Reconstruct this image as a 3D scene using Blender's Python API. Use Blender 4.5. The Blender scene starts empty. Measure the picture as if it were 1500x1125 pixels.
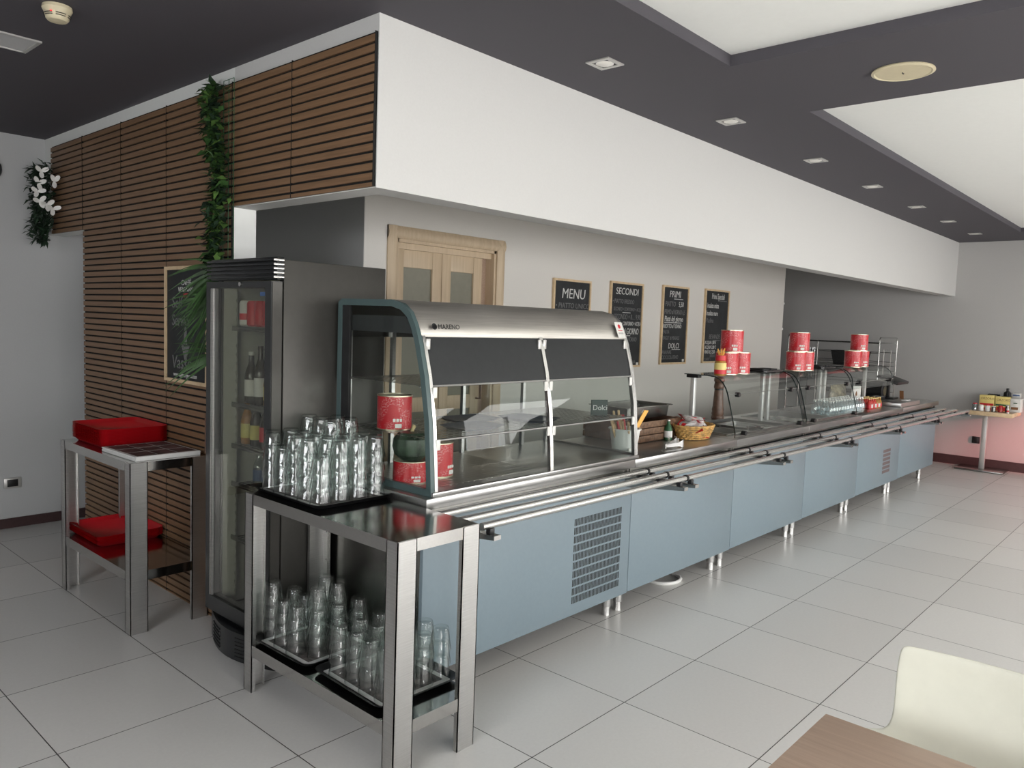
import bpy, bmesh, math, random
from mathutils import Vector, Matrix, Euler
R = math.radians
rnd = random.Random(7)
SC = bpy.context.scene
COL = SC.collection

# ------------------------------------------------------------------ camera
CAM = Vector((-3.32236, -1.75195, 1.59278))
yaw, pit, rol, FPX = 0.8365, -0.0797, 0.0350, 1143.0
f_ = Vector((math.sin(yaw)*math.cos(pit), math.cos(yaw)*math.cos(pit), math.sin(pit)))
r_ = Vector((math.cos(yaw), -math.sin(yaw), 0))
u_ = r_.cross(f_)
r2 = math.cos(rol)*r_ + math.sin(rol)*u_
u2 = -math.sin(rol)*r_ + math.cos(rol)*u_
cd = bpy.data.cameras.new('camera')
cam = bpy.data.objects.new('camera', cd)
COL.objects.link(cam)
cam.matrix_world = Matrix(((r2.x, u2.x, -f_.x, CAM.x), (r2.y, u2.y, -f_.y, CAM.y), (r2.z, u2.z, -f_.z, CAM.z), (0, 0, 0, 1)))
cd.sensor_fit = 'HORIZONTAL'
cd.sensor_width = 36.0
cd.lens = 36.0*FPX/1500.0
cd.clip_start = 0.05
SC.camera = cam

# ------------------------------------------------------------------ world, lights, exposure
w = bpy.data.worlds.new('World')
SC.world = w
w.use_nodes = True
w.node_tree.nodes['Background'].inputs[0].default_value = (0.80, 0.90, 1.0, 1)
w.node_tree.nodes['Background'].inputs[1].default_value = 0.35

def area(name, loc, rot, sx, sy, power, color=(1, 1, 1), spread=180):
    l = bpy.data.lights.new(name, 'AREA')
    l.shape = 'RECTANGLE'; l.size = sx; l.size_y = sy; l.energy = power; l.color = color
    l.spread = R(spread)
    o = bpy.data.objects.new(name, l)
    o.location = loc; o.rotation_euler = rot
    COL.objects.link(o)
    return o
# daylight entering by the big windows opposite the counter
WINX = [(-4.6, 1.9), (-2.0, 1.9), (0.6, 1.9), (3.2, 1.9), (5.8, 1.9)]  # the westmost window is added to fill the dim left side
WPOW = [130, 105, 92, 98, 104]
for (wx, ww), pw in zip(WINX, WPOW):
    area('window_and_fill_light', (wx, -5.62, 1.40), (R(90-42), 0, 0), ww, 2.3, pw, (1.0, 0.985, 0.965))
area('window_and_fill_light', (-6.45, -1.0, 1.40), (R(90-38), 0, R(-90)), 2.4, 2.3, 270, (0.96, 0.98, 1.0))  # added fill lamp at the west wall, which has no window
# sun reaching the floor just inside the windows
sl = bpy.data.lights.new('sun', 'SUN')
sl.energy = 16.0; sl.angle = R(1.0); sl.color = (1.0, 0.95, 0.88)
so = bpy.data.objects.new('sun', sl); COL.objects.link(so)
so.rotation_euler = Vector((-0.25, 0.66, -0.80)).to_track_quat('-Z', 'Y').to_euler()
# added red spot lamp outside the windows, puts a red glow on the end wall
bl = bpy.data.lights.new('red_glow_spot', 'SPOT'); bl.energy = 4200; bl.spot_size = R(9.5); bl.spot_blend = 1.0; bl.shadow_soft_size = 0.12; bl.color = (1.0, 0.12, 0.12)
bo = bpy.data.objects.new('red_glow_spot', bl); COL.objects.link(bo); bo.location = (6.0, -6.3, 1.9)
bo.rotation_euler = (Vector((7.66, -.70, .50))-bo.location).to_track_quat('-Z', 'Y').to_euler()
SC.view_settings.view_transform = 'Standard'
SC.view_settings.look = 'None'
SC.view_settings.exposure = 0.06
SC.view_settings.gamma = 1.0
SC.view_settings.use_curve_mapping = False
cy = SC.cycles
cy.max_bounces = 24; cy.diffuse_bounces = 5; cy.glossy_bounces = 6
cy.transmission_bounces = 24; cy.transparent_max_bounces = 40
cy.caustics_reflective = False; cy.caustics_refractive = False
cy.sample_clamp_indirect = 6.0
cy.use_denoising = True

# ------------------------------------------------------------------ materials
MATS = {}
def newmat(name):
    m = bpy.data.materials.new(name); m.use_nodes = True
    nt = m.node_tree
    MATS[name] = m
    return m, nt, nt.nodes['Principled BSDF']
def setin(b, **kw):
    for k, v in kw.items():
        k = k.replace('_', ' ')
        if isinstance(v, tuple) and len(v) == 3: v = (*v, 1)
        b.inputs[k].default_value = v
def node(nt, t, **kw):
    n = nt.nodes.new(t)
    for k, v in kw.items(): setattr(n, k, v)
    return n
def coords(nt, scale=(1, 1, 1), kind='Object'):
    tc = node(nt, 'ShaderNodeTexCoord'); mp = node(nt, 'ShaderNodeMapping')
    mp.inputs['Scale'].default_value = scale
    nt.links.new(tc.outputs[kind], mp.inputs[0])
    return mp.outputs[0]
def noise(nt, vec, scale, detail=3, rough=0.55):
    n = node(nt, 'ShaderNodeTexNoise')
    n.inputs['Scale'].default_value = scale; n.inputs['Detail'].default_value = detail; n.inputs['Roughness'].default_value = rough
    nt.links.new(vec, n.inputs['Vector'])
    return n.outputs[0]
def ramp(nt, fac, stops):
    n = node(nt, 'ShaderNodeValToRGB')
    e = n.color_ramp.elements
    while len(e) < len(stops): e.new(0.5)
    for k, (p, c) in enumerate(stops):
        e[k].position = p; e[k].color = (*c, 1) if len(c) == 3 else c
    nt.links.new(fac, n.inputs[0])
    return n.outputs[0]
def bump(nt, b, h, strength=0.1, dist=0.002):
    n = node(nt, 'ShaderNodeBump'); n.inputs['Strength'].default_value = strength; n.inputs['Distance'].default_value = dist
    nt.links.new(h, n.inputs['Height']); nt.links.new(n.outputs[0], b.inputs['Normal'])
def plain(name, col, rough=0.5, metal=0.0, var=0.06, scale=30, bmp=0.0, **kw):
    m, nt, b = newmat(name)
    v = coords(nt)
    n = noise(nt, v, scale)
    lo = tuple(max(0, c*(1-var)) for c in col); hi = tuple(min(1, c*(1+var)) for c in col)
    nt.links.new(ramp(nt, n, [(0.3, lo), (0.7, hi)]), b.inputs['Base Color'])
    setin(b, Roughness=rough, Metallic=metal, **kw)
    if bmp: bump(nt, b, n, bmp)
    return m
def steel(name, col=(0.53, 0.525, 0.515), rough=0.34, streak=(1, 1, 60), var=0.10):
    m, nt, b = newmat(name)
    v = coords(nt, streak)
    n = noise(nt, v, 6, 4)
    n2 = noise(nt, coords(nt), 5, 3)
    nt.links.new(ramp(nt, n, [(0.3, tuple(c*(1-var) for c in col)), (0.7, tuple(c*(1+var) for c in col))]), b.inputs['Base Color'])
    mr = node(nt, 'ShaderNodeMapRange'); mr.inputs[3].default_value = rough*0.75; mr.inputs[4].default_value = rough*1.3
    nt.links.new(n2, mr.inputs[0]); nt.links.new(mr.outputs[0], b.inputs['Roughness'])
    setin(b, Metallic=1.0)
    bump(nt, b, n, 0.012, 0.001)
    return m
def woodmat(name, c1, c2, scale=(2, 30, 30), rough=0.5):
    m, nt, b = newmat(name)
    v = coords(nt, scale)
    n = noise(nt, v, 2.2, 6, 0.6)
    nt.links.new(ramp(nt, n, [(0.28, c1), (0.72, c2)]), b.inputs['Base Color'])
    setin(b, Roughness=rough)
    bump(nt, b, n, 0.08, 0.001)
    return m
def thinglass(name, tint=(0.95, 0.97, 0.96), refl=1.0, rough=0.0, veil=0.0):
    m, nt, b = newmat(name)
    nt.nodes.remove(b)
    out = nt.nodes['Material Output']
    tr = node(nt, 'ShaderNodeBsdfTransparent'); tr.inputs[0].default_value = (*tint, 1)
    gl = node(nt, 'ShaderNodeBsdfGlossy'); gl.inputs['Roughness'].default_value = rough
    lw = node(nt, 'ShaderNodeLayerWeight'); lw.inputs[0].default_value = 0.5
    pw_ = node(nt, 'ShaderNodeMath', operation='POWER'); pw_.inputs[1].default_value = 5.0
    nt.links.new(lw.outputs['Facing'], pw_.inputs[0])
    mul = node(nt, 'ShaderNodeMath', operation='MULTIPLY_ADD'); mul.inputs[1].default_value = 0.9; mul.inputs[2].default_value = 0.045*refl+veil; mul.use_clamp = True
    nt.links.new(pw_.outputs[0], mul.inputs[0])
    mx = node(nt, 'ShaderNodeMixShader')
    nt.links.new(mul.outputs[0], mx.inputs[0]); nt.links.new(tr.outputs[0], mx.inputs[1]); nt.links.new(gl.outputs[0], mx.inputs[2])
    nt.links.new(mx.outputs[0], out.inputs[0])
    return m

M = {}
M['white_wall'] = plain('white_wall_paint', (0.60, 0.596, 0.585), 0.7, var=0.015, scale=120, bmp=0.03)
M['grey_wall'] = plain('grey_wall_paint', (0.50, 0.505, 0.51), 0.6, var=0.02, scale=120, bmp=0.03)
M['end_wall'] = plain('end_wall_paint', (0.47, 0.462, 0.452), 0.55, var=0.02, scale=120, bmp=0.03)
M['dark_wall'] = plain('charcoal_wall_paint', (0.44, 0.445, 0.44), 0.6, var=0.02, scale=120, bmp=0.03)
M['back_wall'] = plain('back_wall_paint', (0.70, 0.675, 0.635), 0.6, var=0.02, scale=120, bmp=0.03)
M['ceiling'] = plain('ceiling_paint', (0.066, 0.061, 0.072), 0.75, var=0.02, scale=120)
M['plaster'] = plain('recess_white_paint', (0.80, 0.81, 0.79), 0.8, var=0.01)
M['skirting'] = plain('skirting_paint', (0.055, 0.028, 0.028), 0.4, var=0.1)
M['slat'] = woodmat('slat_wood', (0.17, 0.096, 0.050), (0.26, 0.15, 0.08), (60, 1.5, 60))
M['felt'] = plain('black_felt', (0.006, 0.006, 0.006), 0.95, var=0.3)
M['ash'] = woodmat('door_wood', (0.52, 0.40, 0.27), (0.62, 0.49, 0.34), (25, 25, 1.2))
M['pine'] = woodmat('pine_frame_wood', (0.60, 0.43, 0.25), (0.74, 0.57, 0.36), (12, 12, 12), 0.45)
M['table_wood'] = woodmat('brown_table_wood', (0.42, 0.30, 0.225), (0.53, 0.395, 0.305), (40, 1.6, 40), 0.4)
M['steel'] = steel('brushed_steel')
M['steel_long'] = steel('brushed_steel_long', streak=(0.8, 40, 40), rough=0.3)
M['steel_hood'] = steel('satin_steel_hood', col=(0.62, 0.595, 0.55), rough=0.5, streak=(0.8, 40, 40))
M['steel_mirror'] = steel('polished_steel', col=(0.50, 0.49, 0.475), rough=0.13, streak=(20, 20, 20), var=0.04)
M['steel_dark'] = steel('dark_steel_sheet', col=(0.30, 0.295, 0.28), rough=0.22, streak=(2, 2, 30), var=0.06)
M['tube'] = steel('rail_tube_steel', col=(0.72, 0.715, 0.70), rough=0.2, streak=(1, 30, 30), var=0.04)
M['blue_panel'] = plain('blue_grey_laminate', (0.198, 0.256, 0.292), 0.42, var=0.02, scale=60)
M['frame_green'] = plain('green_grey_frame', (0.075, 0.115, 0.115), 0.35, var=0.05)
M['black'] = plain('black_plastic', (0.010, 0.010, 0.011), 0.35, var=0.2)
M['black_matt'] = plain('matt_black_plastic', (0.014, 0.014, 0.015), 0.6, var=0.2)
M['fridge_black'] = plain('fridge_black_enamel', (0.012, 0.013, 0.014), 0.3, var=0.1)
M['fridge_side'] = plain('fridge_side_sheet', (0.065, 0.062, 0.056), 0.38, metal=0.5, var=0.05)
M['fridge_inner'] = plain('fridge_lining', (0.50, 0.50, 0.45), 0.45, var=0.05)
M['grille_dark'] = plain('vent_dark', (0.02, 0.02, 0.02), 0.7, var=0.4)
M['flap'] = plain('smoked_flap', (0.034, 0.036, 0.037), 0.5, var=0.05, Specular_IOR_Level=0.2)
M['red_tray'] = plain('red_tray_plastic', (0.72, 0.014, 0.026), 0.38, var=0.05)
M['white_plastic'] = plain('white_plastic', (0.80, 0.80, 0.78), 0.35, var=0.02)
M['cream_chair'] = plain('cream_chair_plastic', (0.63, 0.625, 0.54), 0.38, var=0.015)
M['cream'] = plain('cream_plastic', (0.62, 0.55, 0.38), 0.45, var=0.03)
M['paper'] = plain('paper', (0.78, 0.78, 0.76), 0.8, var=0.03)
M['paper_print'] = plain('printed_placemat', (0.10, 0.05, 0.05), 0.6, var=0.9, scale=14)
M['liner'] = plain('printed_tray_liner', (0.10, 0.085, 0.08), 0.6, var=0.9, scale=22)
M['board'] = plain('chalkboard_slate', (0.014, 0.016, 0.018), 0.65, var=0.35, scale=9)
M['chalk'] = plain('chalk_white', (0.62, 0.62, 0.60), 0.9, var=0.25, scale=200)
M['chalk_faint'] = plain('chalk_smudged', (0.17, 0.17, 0.17), 0.9, var=0.3, scale=200)
M['red'] = plain('red_print', (0.60, 0.02, 0.03), 0.4, var=0.05)
M['green_leaf'] = plain('leaf_green', (0.035, 0.085, 0.022), 0.45, var=0.55, scale=18)
M['leaf_light'] = plain('leaf_light_green', (0.10, 0.19, 0.045), 0.45, var=0.4, scale=18)
M['leaf_dark'] = plain('leaf_dark_green', (0.016, 0.036, 0.018), 0.5, var=0.5, scale=18)
M['petal'] = plain('white_petal', (0.88, 0.88, 0.85), 0.6, var=0.05)
M['pumpkin'] = plain('pumpkin_skin', (0.030, 0.050, 0.030), 0.32, var=0.7, scale=25)
M['stalk'] = plain('dry_stalk', (0.42, 0.33, 0.17), 0.7, var=0.2)
M['wicker'] = plain('wicker', (0.60, 0.36, 0.12), 0.5, var=0.45, scale=40)
M['dark_wicker'] = plain('dark_wicker', (0.16, 0.09, 0.05), 0.6, var=0.5, scale=40)
M['bread'] = plain('bread', (0.55, 0.38, 0.20), 0.75, var=0.25)
M['cellophane'] = plain('cellophane', (0.78, 0.77, 0.75), 0.2, var=0.15, scale=40)
M['orange'] = plain('orange_tag', (0.85, 0.45, 0.10), 0.6, var=0.04)
M['brownwood'] = plain('turned_wood', (0.14, 0.075, 0.05), 0.35, var=0.3)
M['water'] = thinglass('clear_plastic_bottle', (0.78, 0.86, 0.88), 2.5, 0.12, 0.12)
M['juice'] = plain('red_juice', (0.45, 0.03, 0.02), 0.25, var=0.3)
M['amber'] = plain('amber_drink', (0.35, 0.16, 0.03), 0.2, var=0.3)
M['gold'] = plain('gold_cap', (0.75, 0.55, 0.22), 0.35, metal=0.6, var=0.1)
M['label_white'] = plain('white_label', (0.75, 0.74, 0.70), 0.5, var=0.05)
M['label_yellow'] = plain('yellow_card', (0.78, 0.63, 0.22), 0.55, var=0.04)
M['yellow_label'] = plain('yellow_label', (0.62, 0.55, 0.15), 0.5, var=0.1)
M['brown_print'] = plain('brown_print', (0.22, 0.10, 0.04), 0.6)
M['blue_label'] = plain('blue_label', (0.05, 0.10, 0.22), 0.5)
M['green_print'] = plain('green_print', (0.02, 0.10, 0.04), 0.5)
M['bag_foil'] = plain('coffee_bag_film', (0.30, 0.26, 0.17), 0.3, var=0.7, scale=22)
M['dark_glass'] = plain('dark_glass_bottle', (0.03, 0.025, 0.015), 0.12, var=0.3)
M['olive_glass'] = plain('door_pane', (0.22, 0.212, 0.165), 0.35, var=0.04, Specular_IOR_Level=0.25)  # opaque olive grey stands in for the grey reflection in the glass
M['lamp'] = plain('lamp_reflector', (0.85, 0.83, 0.78), 0.3, var=0.02)
M['lampbody'] = plain('spot_frame', (0.55, 0.54, 0.52), 0.35, metal=0.5, var=0.02)
M['grey_cloth'] = plain('grey_tray_liner', (0.055, 0.065, 0.08), 0.45, var=0.2)
M['glass'] = thinglass('clear_pane', refl=0.4)
M['sign_card'] = plain('dark_green_card', (0.012, 0.03, 0.026), 0.6, var=0.05)
M['glass_edge'] = plain('glass_edge', (0.02, 0.03, 0.028), 0.2)
M['fridge_glass'] = thinglass('fridge_pane', (0.80, 0.81, 0.77), 1.2)
# red indicator
m, nt, b = newmat('red_led'); setin(b, Base_Color=(0.8, 0.02, 0.03), Emission_Color=(1, 0.02, 0.03), Emission_Strength=2.0); M['led'] = m
# tumblers
m, nt, b = newmat('tumbler_glass'); nt.nodes.remove(b); out = nt.nodes['Material Output']
lw = node(nt, 'ShaderNodeLayerWeight'); lw.inputs[0].default_value = 0.5
tc_ = ramp(nt, lw.outputs['Facing'], [(0.0, (0.98, 0.99, 0.985)), (0.6, (0.95, 0.965, 0.96)), (0.97, (0.58, 0.63, 0.61))])
tb = node(nt, 'ShaderNodeBsdfTransparent'); nt.links.new(tc_, tb.inputs[0])
gs = node(nt, 'ShaderNodeBsdfGlossy'); gs.inputs['Roughness'].default_value = 0.04
pw_ = node(nt, 'ShaderNodeMath', operation='POWER'); pw_.inputs[1].default_value = 3.5; nt.links.new(lw.outputs['Facing'], pw_.inputs[0])
ml = node(nt, 'ShaderNodeMath', operation='MULTIPLY_ADD'); ml.inputs[1].default_value = 0.55; ml.inputs[2].default_value = 0.05; ml.use_clamp = True; nt.links.new(pw_.outputs[0], ml.inputs[0])
mx = node(nt, 'ShaderNodeMixShader'); nt.links.new(ml.outputs[0], mx.inputs[0])
nt.links.new(tb.outputs[0], mx.inputs[1]); nt.links.new(gs.outputs[0], mx.inputs[2]); nt.links.new(mx.outputs[0], out.inputs[0])
M['tumbler'] = m
# can label: red tin with pale small print in bands
m, nt, b = newmat('tomato_tin_label')
v = coords(nt, (1, 1, 1)); sx = node(nt, 'ShaderNodeSeparateXYZ'); nt.links.new(v, sx.inputs[0])
at = node(nt, 'ShaderNodeMath', operation='ARCTAN2'); nt.links.new(sx.outputs[1], at.inputs[0]); nt.links.new(sx.outputs[0], at.inputs[1])
cm = node(nt, 'ShaderNodeCombineXYZ'); nt.links.new(at.outputs[0], cm.inputs[0]); nt.links.new(sx.outputs[2], cm.inputs[1])
mp = node(nt, 'ShaderNodeMapping'); mp.inputs['Scale'].default_value = (9, 170, 1); nt.links.new(cm.outputs[0], mp.inputs[0])
n1 = noise(nt, mp.outputs[0], 1.0, 2)
mp2 = node(nt, 'ShaderNodeMapping'); mp2.inputs['Scale'].default_value = (1.1, 9, 1); nt.links.new(cm.outputs[0], mp2.inputs[0])
n2 = noise(nt, mp2.outputs[0], 1.3, 1)
a1 = ramp(nt, n1, [(0.50, (0, 0, 0)), (0.58, (1, 1, 1))]); a2 = ramp(nt, n2, [(0.46, (0, 0, 0)), (0.52, (1, 1, 1))])
mm = node(nt, 'ShaderNodeMix', data_type='RGBA', blend_type='MULTIPLY'); mm.inputs[0].default_value = 1
nt.links.new(a1, mm.inputs[6]); nt.links.new(a2, mm.inputs[7])
mc = node(nt, 'ShaderNodeMix', data_type='RGBA'); nt.links.new(mm.outputs[2], mc.inputs[0])
mc.inputs[6].default_value = (0.52, 0.012, 0.022, 1); mc.inputs[7].default_value = (0.62, 0.20, 0.20, 1)
nt.links.new(mc.outputs[2], b.inputs['Base Color']); setin(b, Roughness=0.3)
M['tin_label'] = m
M['tongs'] = plain('bright_satin_steel', (0.80, 0.80, 0.79), 0.42, metal=0.7, var=0.03)
M['tin'] = plain('tin_metal', (0.62, 0.56, 0.42), 0.3, metal=0.9, var=0.05)
# floor tiles 60 x 60 cm
m, nt, b = newmat('floor_tiles')
v = coords(nt); sx = node(nt, 'ShaderNodeSeparateXYZ'); nt.links.new(v, sx.inputs[0])
def linemask(o):
    d = node(nt, 'ShaderNodeMath', operation='DIVIDE'); d.inputs[1].default_value = 0.6; nt.links.new(o, d.inputs[0])
    p = node(nt, 'ShaderNodeMath', operation='PINGPONG'); p.inputs[1].default_value = 0.5; nt.links.new(d.outputs[0], p.inputs[0])
    l = node(nt, 'ShaderNodeMath', operation='LESS_THAN'); l.inputs[1].default_value = 0.0034; nt.links.new(p.outputs[0], l.inputs[0])
    return l.outputs[0]
mxm = node(nt, 'ShaderNodeMath', operation='MAXIMUM'); nt.links.new(linemask(sx.outputs[0]), mxm.inputs[0]); nt.links.new(linemask(sx.outputs[1]), mxm.inputs[1])
fl = node(nt, 'ShaderNodeVectorMath', operation='DIVIDE'); fl.inputs[1].default_value = (0.6, 0.6, 1); nt.links.new(v, fl.inputs[0])
fl2 = node(nt, 'ShaderNodeVectorMath', operation='FLOOR'); nt.links.new(fl.outputs[0], fl2.inputs[0])
wn = node(nt, 'ShaderNodeTexWhiteNoise'); nt.links.new(fl2.outputs[0], wn.inputs[0])
sp = noise(nt, v, 70, 2, 0.6); cl = noise(nt, v, 3.0, 3)
base = ramp(nt, sp, [(0.25, (0.672, 0.663, 0.643)), (0.5, (0.69, 0.68, 0.66)), (0.75, (0.707, 0.697, 0.677))])
hv = node(nt, 'ShaderNodeHueSaturation'); nt.links.new(base, hv.inputs['Color'])
mr = node(nt, 'ShaderNodeMapRange'); mr.inputs[3].default_value = 0.94; mr.inputs[4].default_value = 1.05; nt.links.new(wn.outputs[0], mr.inputs[0]); nt.links.new(mr.outputs[0], hv.inputs['Value'])
mc = node(nt, 'ShaderNodeMix', data_type='RGBA'); nt.links.new(mxm.outputs[0], mc.inputs[0]); nt.links.new(hv.outputs[0], mc.inputs[6]); mc.inputs[7].default_value = (0.05, 0.047, 0.045, 1)
nt.links.new(mc.outputs[2], b.inputs['Base Color'])
mr2 = node(nt, 'ShaderNodeMapRange'); mr2.inputs[3].default_value = 0.27; mr2.inputs[4].default_value = 0.31; nt.links.new(cl, mr2.inputs[0]); nt.links.new(mr2.outputs[0], b.inputs['Roughness'])
setin(b, Specular_IOR_Level=0.45)
M['floor'] = m
# perforated steel (shelves of the case)
m, nt, b = newmat('perforated_steel'); nt.nodes.remove(b); out = nt.nodes['Material Output']
v = coords(nt, (1, 1, 1)); vo = node(nt, 'ShaderNodeTexVoronoi', voronoi_dimensions='2D'); vo.inputs['Scale'].default_value = 28; vo.inputs['Randomness'].default_value = 0.0
nt.links.new(v, vo.inputs['Vector'])
lt = node(nt, 'ShaderNodeMath', operation='LESS_THAN'); lt.inputs[1].default_value = 0.38; nt.links.new(vo.outputs['Distance'], lt.inputs[0])
pb = node(nt, 'ShaderNodeBsdfPrincipled'); setin(pb, Base_Color=(0.45, 0.445, 0.43), Metallic=1.0, Roughness=0.3)
tr = node(nt, 'ShaderNodeBsdfTransparent'); mx = node(nt, 'ShaderNodeMixShader')
nt.links.new(lt.outputs[0], mx.inputs[0]); nt.links.new(pb.outputs[0], mx.inputs[1]); nt.links.new(tr.outputs[0], mx.inputs[2]); nt.links.new(mx.outputs[0], out.inputs[0])
M['perforated'] = m

# ------------------------------------------------------------------ mesh helpers
class MB:
    def __init__(s): s.v = []; s.f = []; s.m = []; s.mi = 0
    def add(s, vs, fs):
        k = len(s.v); s.v += [tuple(a) for a in vs]; s.f += [tuple(k+i for i in f) for f in fs]; s.m += [s.mi]*len(fs); return s
    def box(s, x0, x1, y0, y1, z0, z1):
        return s.add([(x0, y0, z0), (x1, y0, z0), (x1, y1, z0), (x0, y1, z0), (x0, y0, z1), (x1, y0, z1), (x1, y1, z1), (x0, y1, z1)],
                     [(0, 3, 2, 1), (4, 5, 6, 7), (0, 1, 5, 4), (1, 2, 6, 5), (2, 3, 7, 6), (3, 0, 4, 7)])
    def rbox(s, x0, x1, y0, y1, z0, z1, r=0.003):
        r = min(r, (x1-x0)*.45, (y1-y0)*.45, (z1-z0)*.45)
        bm = bmesh.new()
        bmesh.ops.create_cube(bm, size=1.0, matrix=Matrix.Translation(((x0+x1)/2, (y0+y1)/2, (z0+z1)/2)) @ Matrix.Diagonal((x1-x0, y1-y0, z1-z0, 1)))
        bmesh.ops.bevel(bm, geom=bm.edges[:], offset=r, segments=2, affect='EDGES', profile=0.5)
        bm.verts.index_update()
        s.add([v.co for v in bm.verts], [[v.index for v in f.verts] for f in bm.faces]); bm.free(); return s
    def prism(s, poly, axis, a, b):
        n = len(poly)
        def P(p, t): return {'x': (t, p[0], p[1]), 'y': (p[0], t, p[1]), 'z': (p[0], p[1], t)}[axis]
        vs = [P(p, a) for p in poly]+[P(p, b) for p in poly]
        fs = [tuple(range(n))[::-1], tuple(range(n, 2*n))]+[(i, (i+1) % n, n+(i+1) % n, n+i) for i in range(n)]
        return s.add(vs, fs)
    def ring_prism(s, outer, inner, axis, a, b):
        n = len(outer)
        def P(p, t): return {'x': (t, p[0], p[1]), 'y': (p[0], t, p[1]), 'z': (p[0], p[1], t)}[axis]
        vs = [P(p, a) for p in outer]+[P(p, b) for p in outer]+[P(p, a) for p in inner]+[P(p, b) for p in inner]
        fs = []
        for i in range(n):
            j = (i+1) % n
            fs += [(i, j, n+j, n+i), (2*n+j, 2*n+i, 3*n+i, 3*n+j), (j, i, 2*n+i, 2*n+j), (n+i, n+j, 3*n+j, 3*n+i)]
        return s.add(vs, fs)
    def tube(s, pts, r, n=10, closed=False, cap=True):
        pts = [Vector(p) for p in pts]; rr = r if isinstance(r, (list, tuple)) else [r]*len(pts)
        k = len(pts); vs = []; up = None
        for i, p in enumerate(pts):
            if closed: t = (pts[(i+1) % k]-pts[i-1])
            else: t = pts[min(i+1, k-1)]-pts[max(i-1, 0)]
            t.normalize()
            if up is None: up = Vector((0, 0, 1)) if abs(t.z) < .9 else Vector((1, 0, 0))
            a = t.cross(up)
            if a.length < 1e-5: a = t.cross(Vector((0, 1, 0.3)))
            a.normalize(); b = a.cross(t); up = b
            for j in range(n):
                q = 2*math.pi*j/n
                vs.append(p+rr[i]*(math.cos(q)*a+math.sin(q)*b))
        fs = []
        for i in range(k if closed else k-1):
            i2 = (i+1) % k
            for j in range(n): fs.append((i*n+j, i*n+(j+1) % n, i2*n+(j+1) % n, i2*n+j))
        if cap and not closed: fs += [tuple(range(n))[::-1], tuple((k-1)*n+j for j in range(n))]
        return s.add(vs, fs)
    def lathe(s, prof, n=24, c=(0, 0, 0), axis='z', cap=True, fn=None):
        vs = []
        for (r, z) in prof:
            for j in range(n):
                q = 2*math.pi*j/n; rr = fn(r, z, q) if fn else r
                a, b = rr*math.cos(q), rr*math.sin(q)
                p = {'z': (a, b, z), 'x': (z, a, b), 'y': (a, z, b)}[axis]
                vs.append((p[0]+c[0], p[1]+c[1], p[2]+c[2]))
        fs = []
        for i in range(len(prof)-1):
            for j in range(n): fs.append((i*n+j, i*n+(j+1) % n, (i+1)*n+(j+1) % n, (i+1)*n+j))
        if cap: fs += [tuple(range(n))[::-1], tuple((len(prof)-1)*n+j for j in range(n))]
        return s.add(vs, fs)
    def quad(s, a, b, c, d): return s.add([a, b, c, d], [(0, 1, 2, 3)])
    def build(s, name, mat, parent=None, off=None, angle=35, smooth=True):
        me = bpy.data.meshes.new(name)
        vs = s.v if off is None else [(a-off[0], b-off[1], c-off[2]) for a, b, c in s.v]
        me.from_pydata(vs, [], s.f)
        for m_ in (mat if isinstance(mat, (list, tuple)) else [mat]): me.materials.append(m_)
        if isinstance(mat, (list, tuple)): me.polygons.foreach_set('material_index', s.m)
        bm = bmesh.new(); bm.from_mesh(me); bmesh.ops.recalc_face_normals(bm, faces=bm.faces[:]); bm.to_mesh(me); bm.free()
        if smooth:
            me.shade_smooth(); me.set_sharp_from_angle(angle=R(angle))
        o = bpy.data.objects.new(name, me); COL.objects.link(o)
        if parent is not None: o.parent = parent
        return o
def tag(o, label=None, cat=None, group=None, kind=None):
    if label: o['label'] = label
    if cat: o['category'] = cat
    if group: o['group'] = group
    if kind: o['kind'] = kind
    return o
def thing(name, label, cat, loc, rz=0.0, group=None):
    o = bpy.data.objects.new(name, None); o.empty_display_size = .05
    o.location = loc; o.rotation_euler = (0, 0, rz); COL.objects.link(o)
    return tag(o, label, cat, group)
KIDS = {}
def dup(root, loc=None, rot=None, label=None, group=None):
    r = root.copy(); COL.objects.link(r)
    if loc is not None: r.location = loc
    if rot is not None: r.rotation_euler = rot
    if label: r['label'] = label
    if group: r['group'] = group
    for ch in list(root.children):
        c = ch.copy(); COL.objects.link(c); c.parent = r
        for g in list(ch.children):
            d = g.copy(); COL.objects.link(d); d.parent = c
    return r
def struct(name, mb, mat, label=None, parent=None):
    o = mb.build(name, mat, parent)
    if parent is None: tag(o, label, kind='structure')
    return o
def text(name, s_, size, mat, parent, loc, rot=(R(90), 0, 0), align='LEFT', shear=0.0, sx=1.0, ext=0.0006):
    c = bpy.data.curves.new(name, 'FONT'); c.body = s_; c.size = size; c.align_x = align; c.shear = shear; c.extrude = ext
    c.resolution_u = 3
    o = bpy.data.objects.new(name, c); COL.objects.link(o)
    c.materials.append(mat)
    me = bpy.data.meshes.new_from_object(o); bpy.data.objects.remove(o); bpy.data.curves.remove(c)
    o = bpy.data.objects.new(name, me); COL.objects.link(o); o.parent = parent; o.location = loc; o.rotation_euler = rot; o.scale = (sx, 1, 1)
    return o
def roundrect(x0, x1, y0, y1, r, n=5):
    pts = []
    for cx_, cy_, a0 in ((x1-r, y1-r, 0), (x0+r, y1-r, 90), (x0+r, y0+r, 180), (x1-r, y0+r, 270)):
        for k in range(n+1):
            a = R(a0+90*k/n); pts.append((cx_+r*math.cos(a), cy_+r*math.sin(a)))
    return pts

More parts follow.
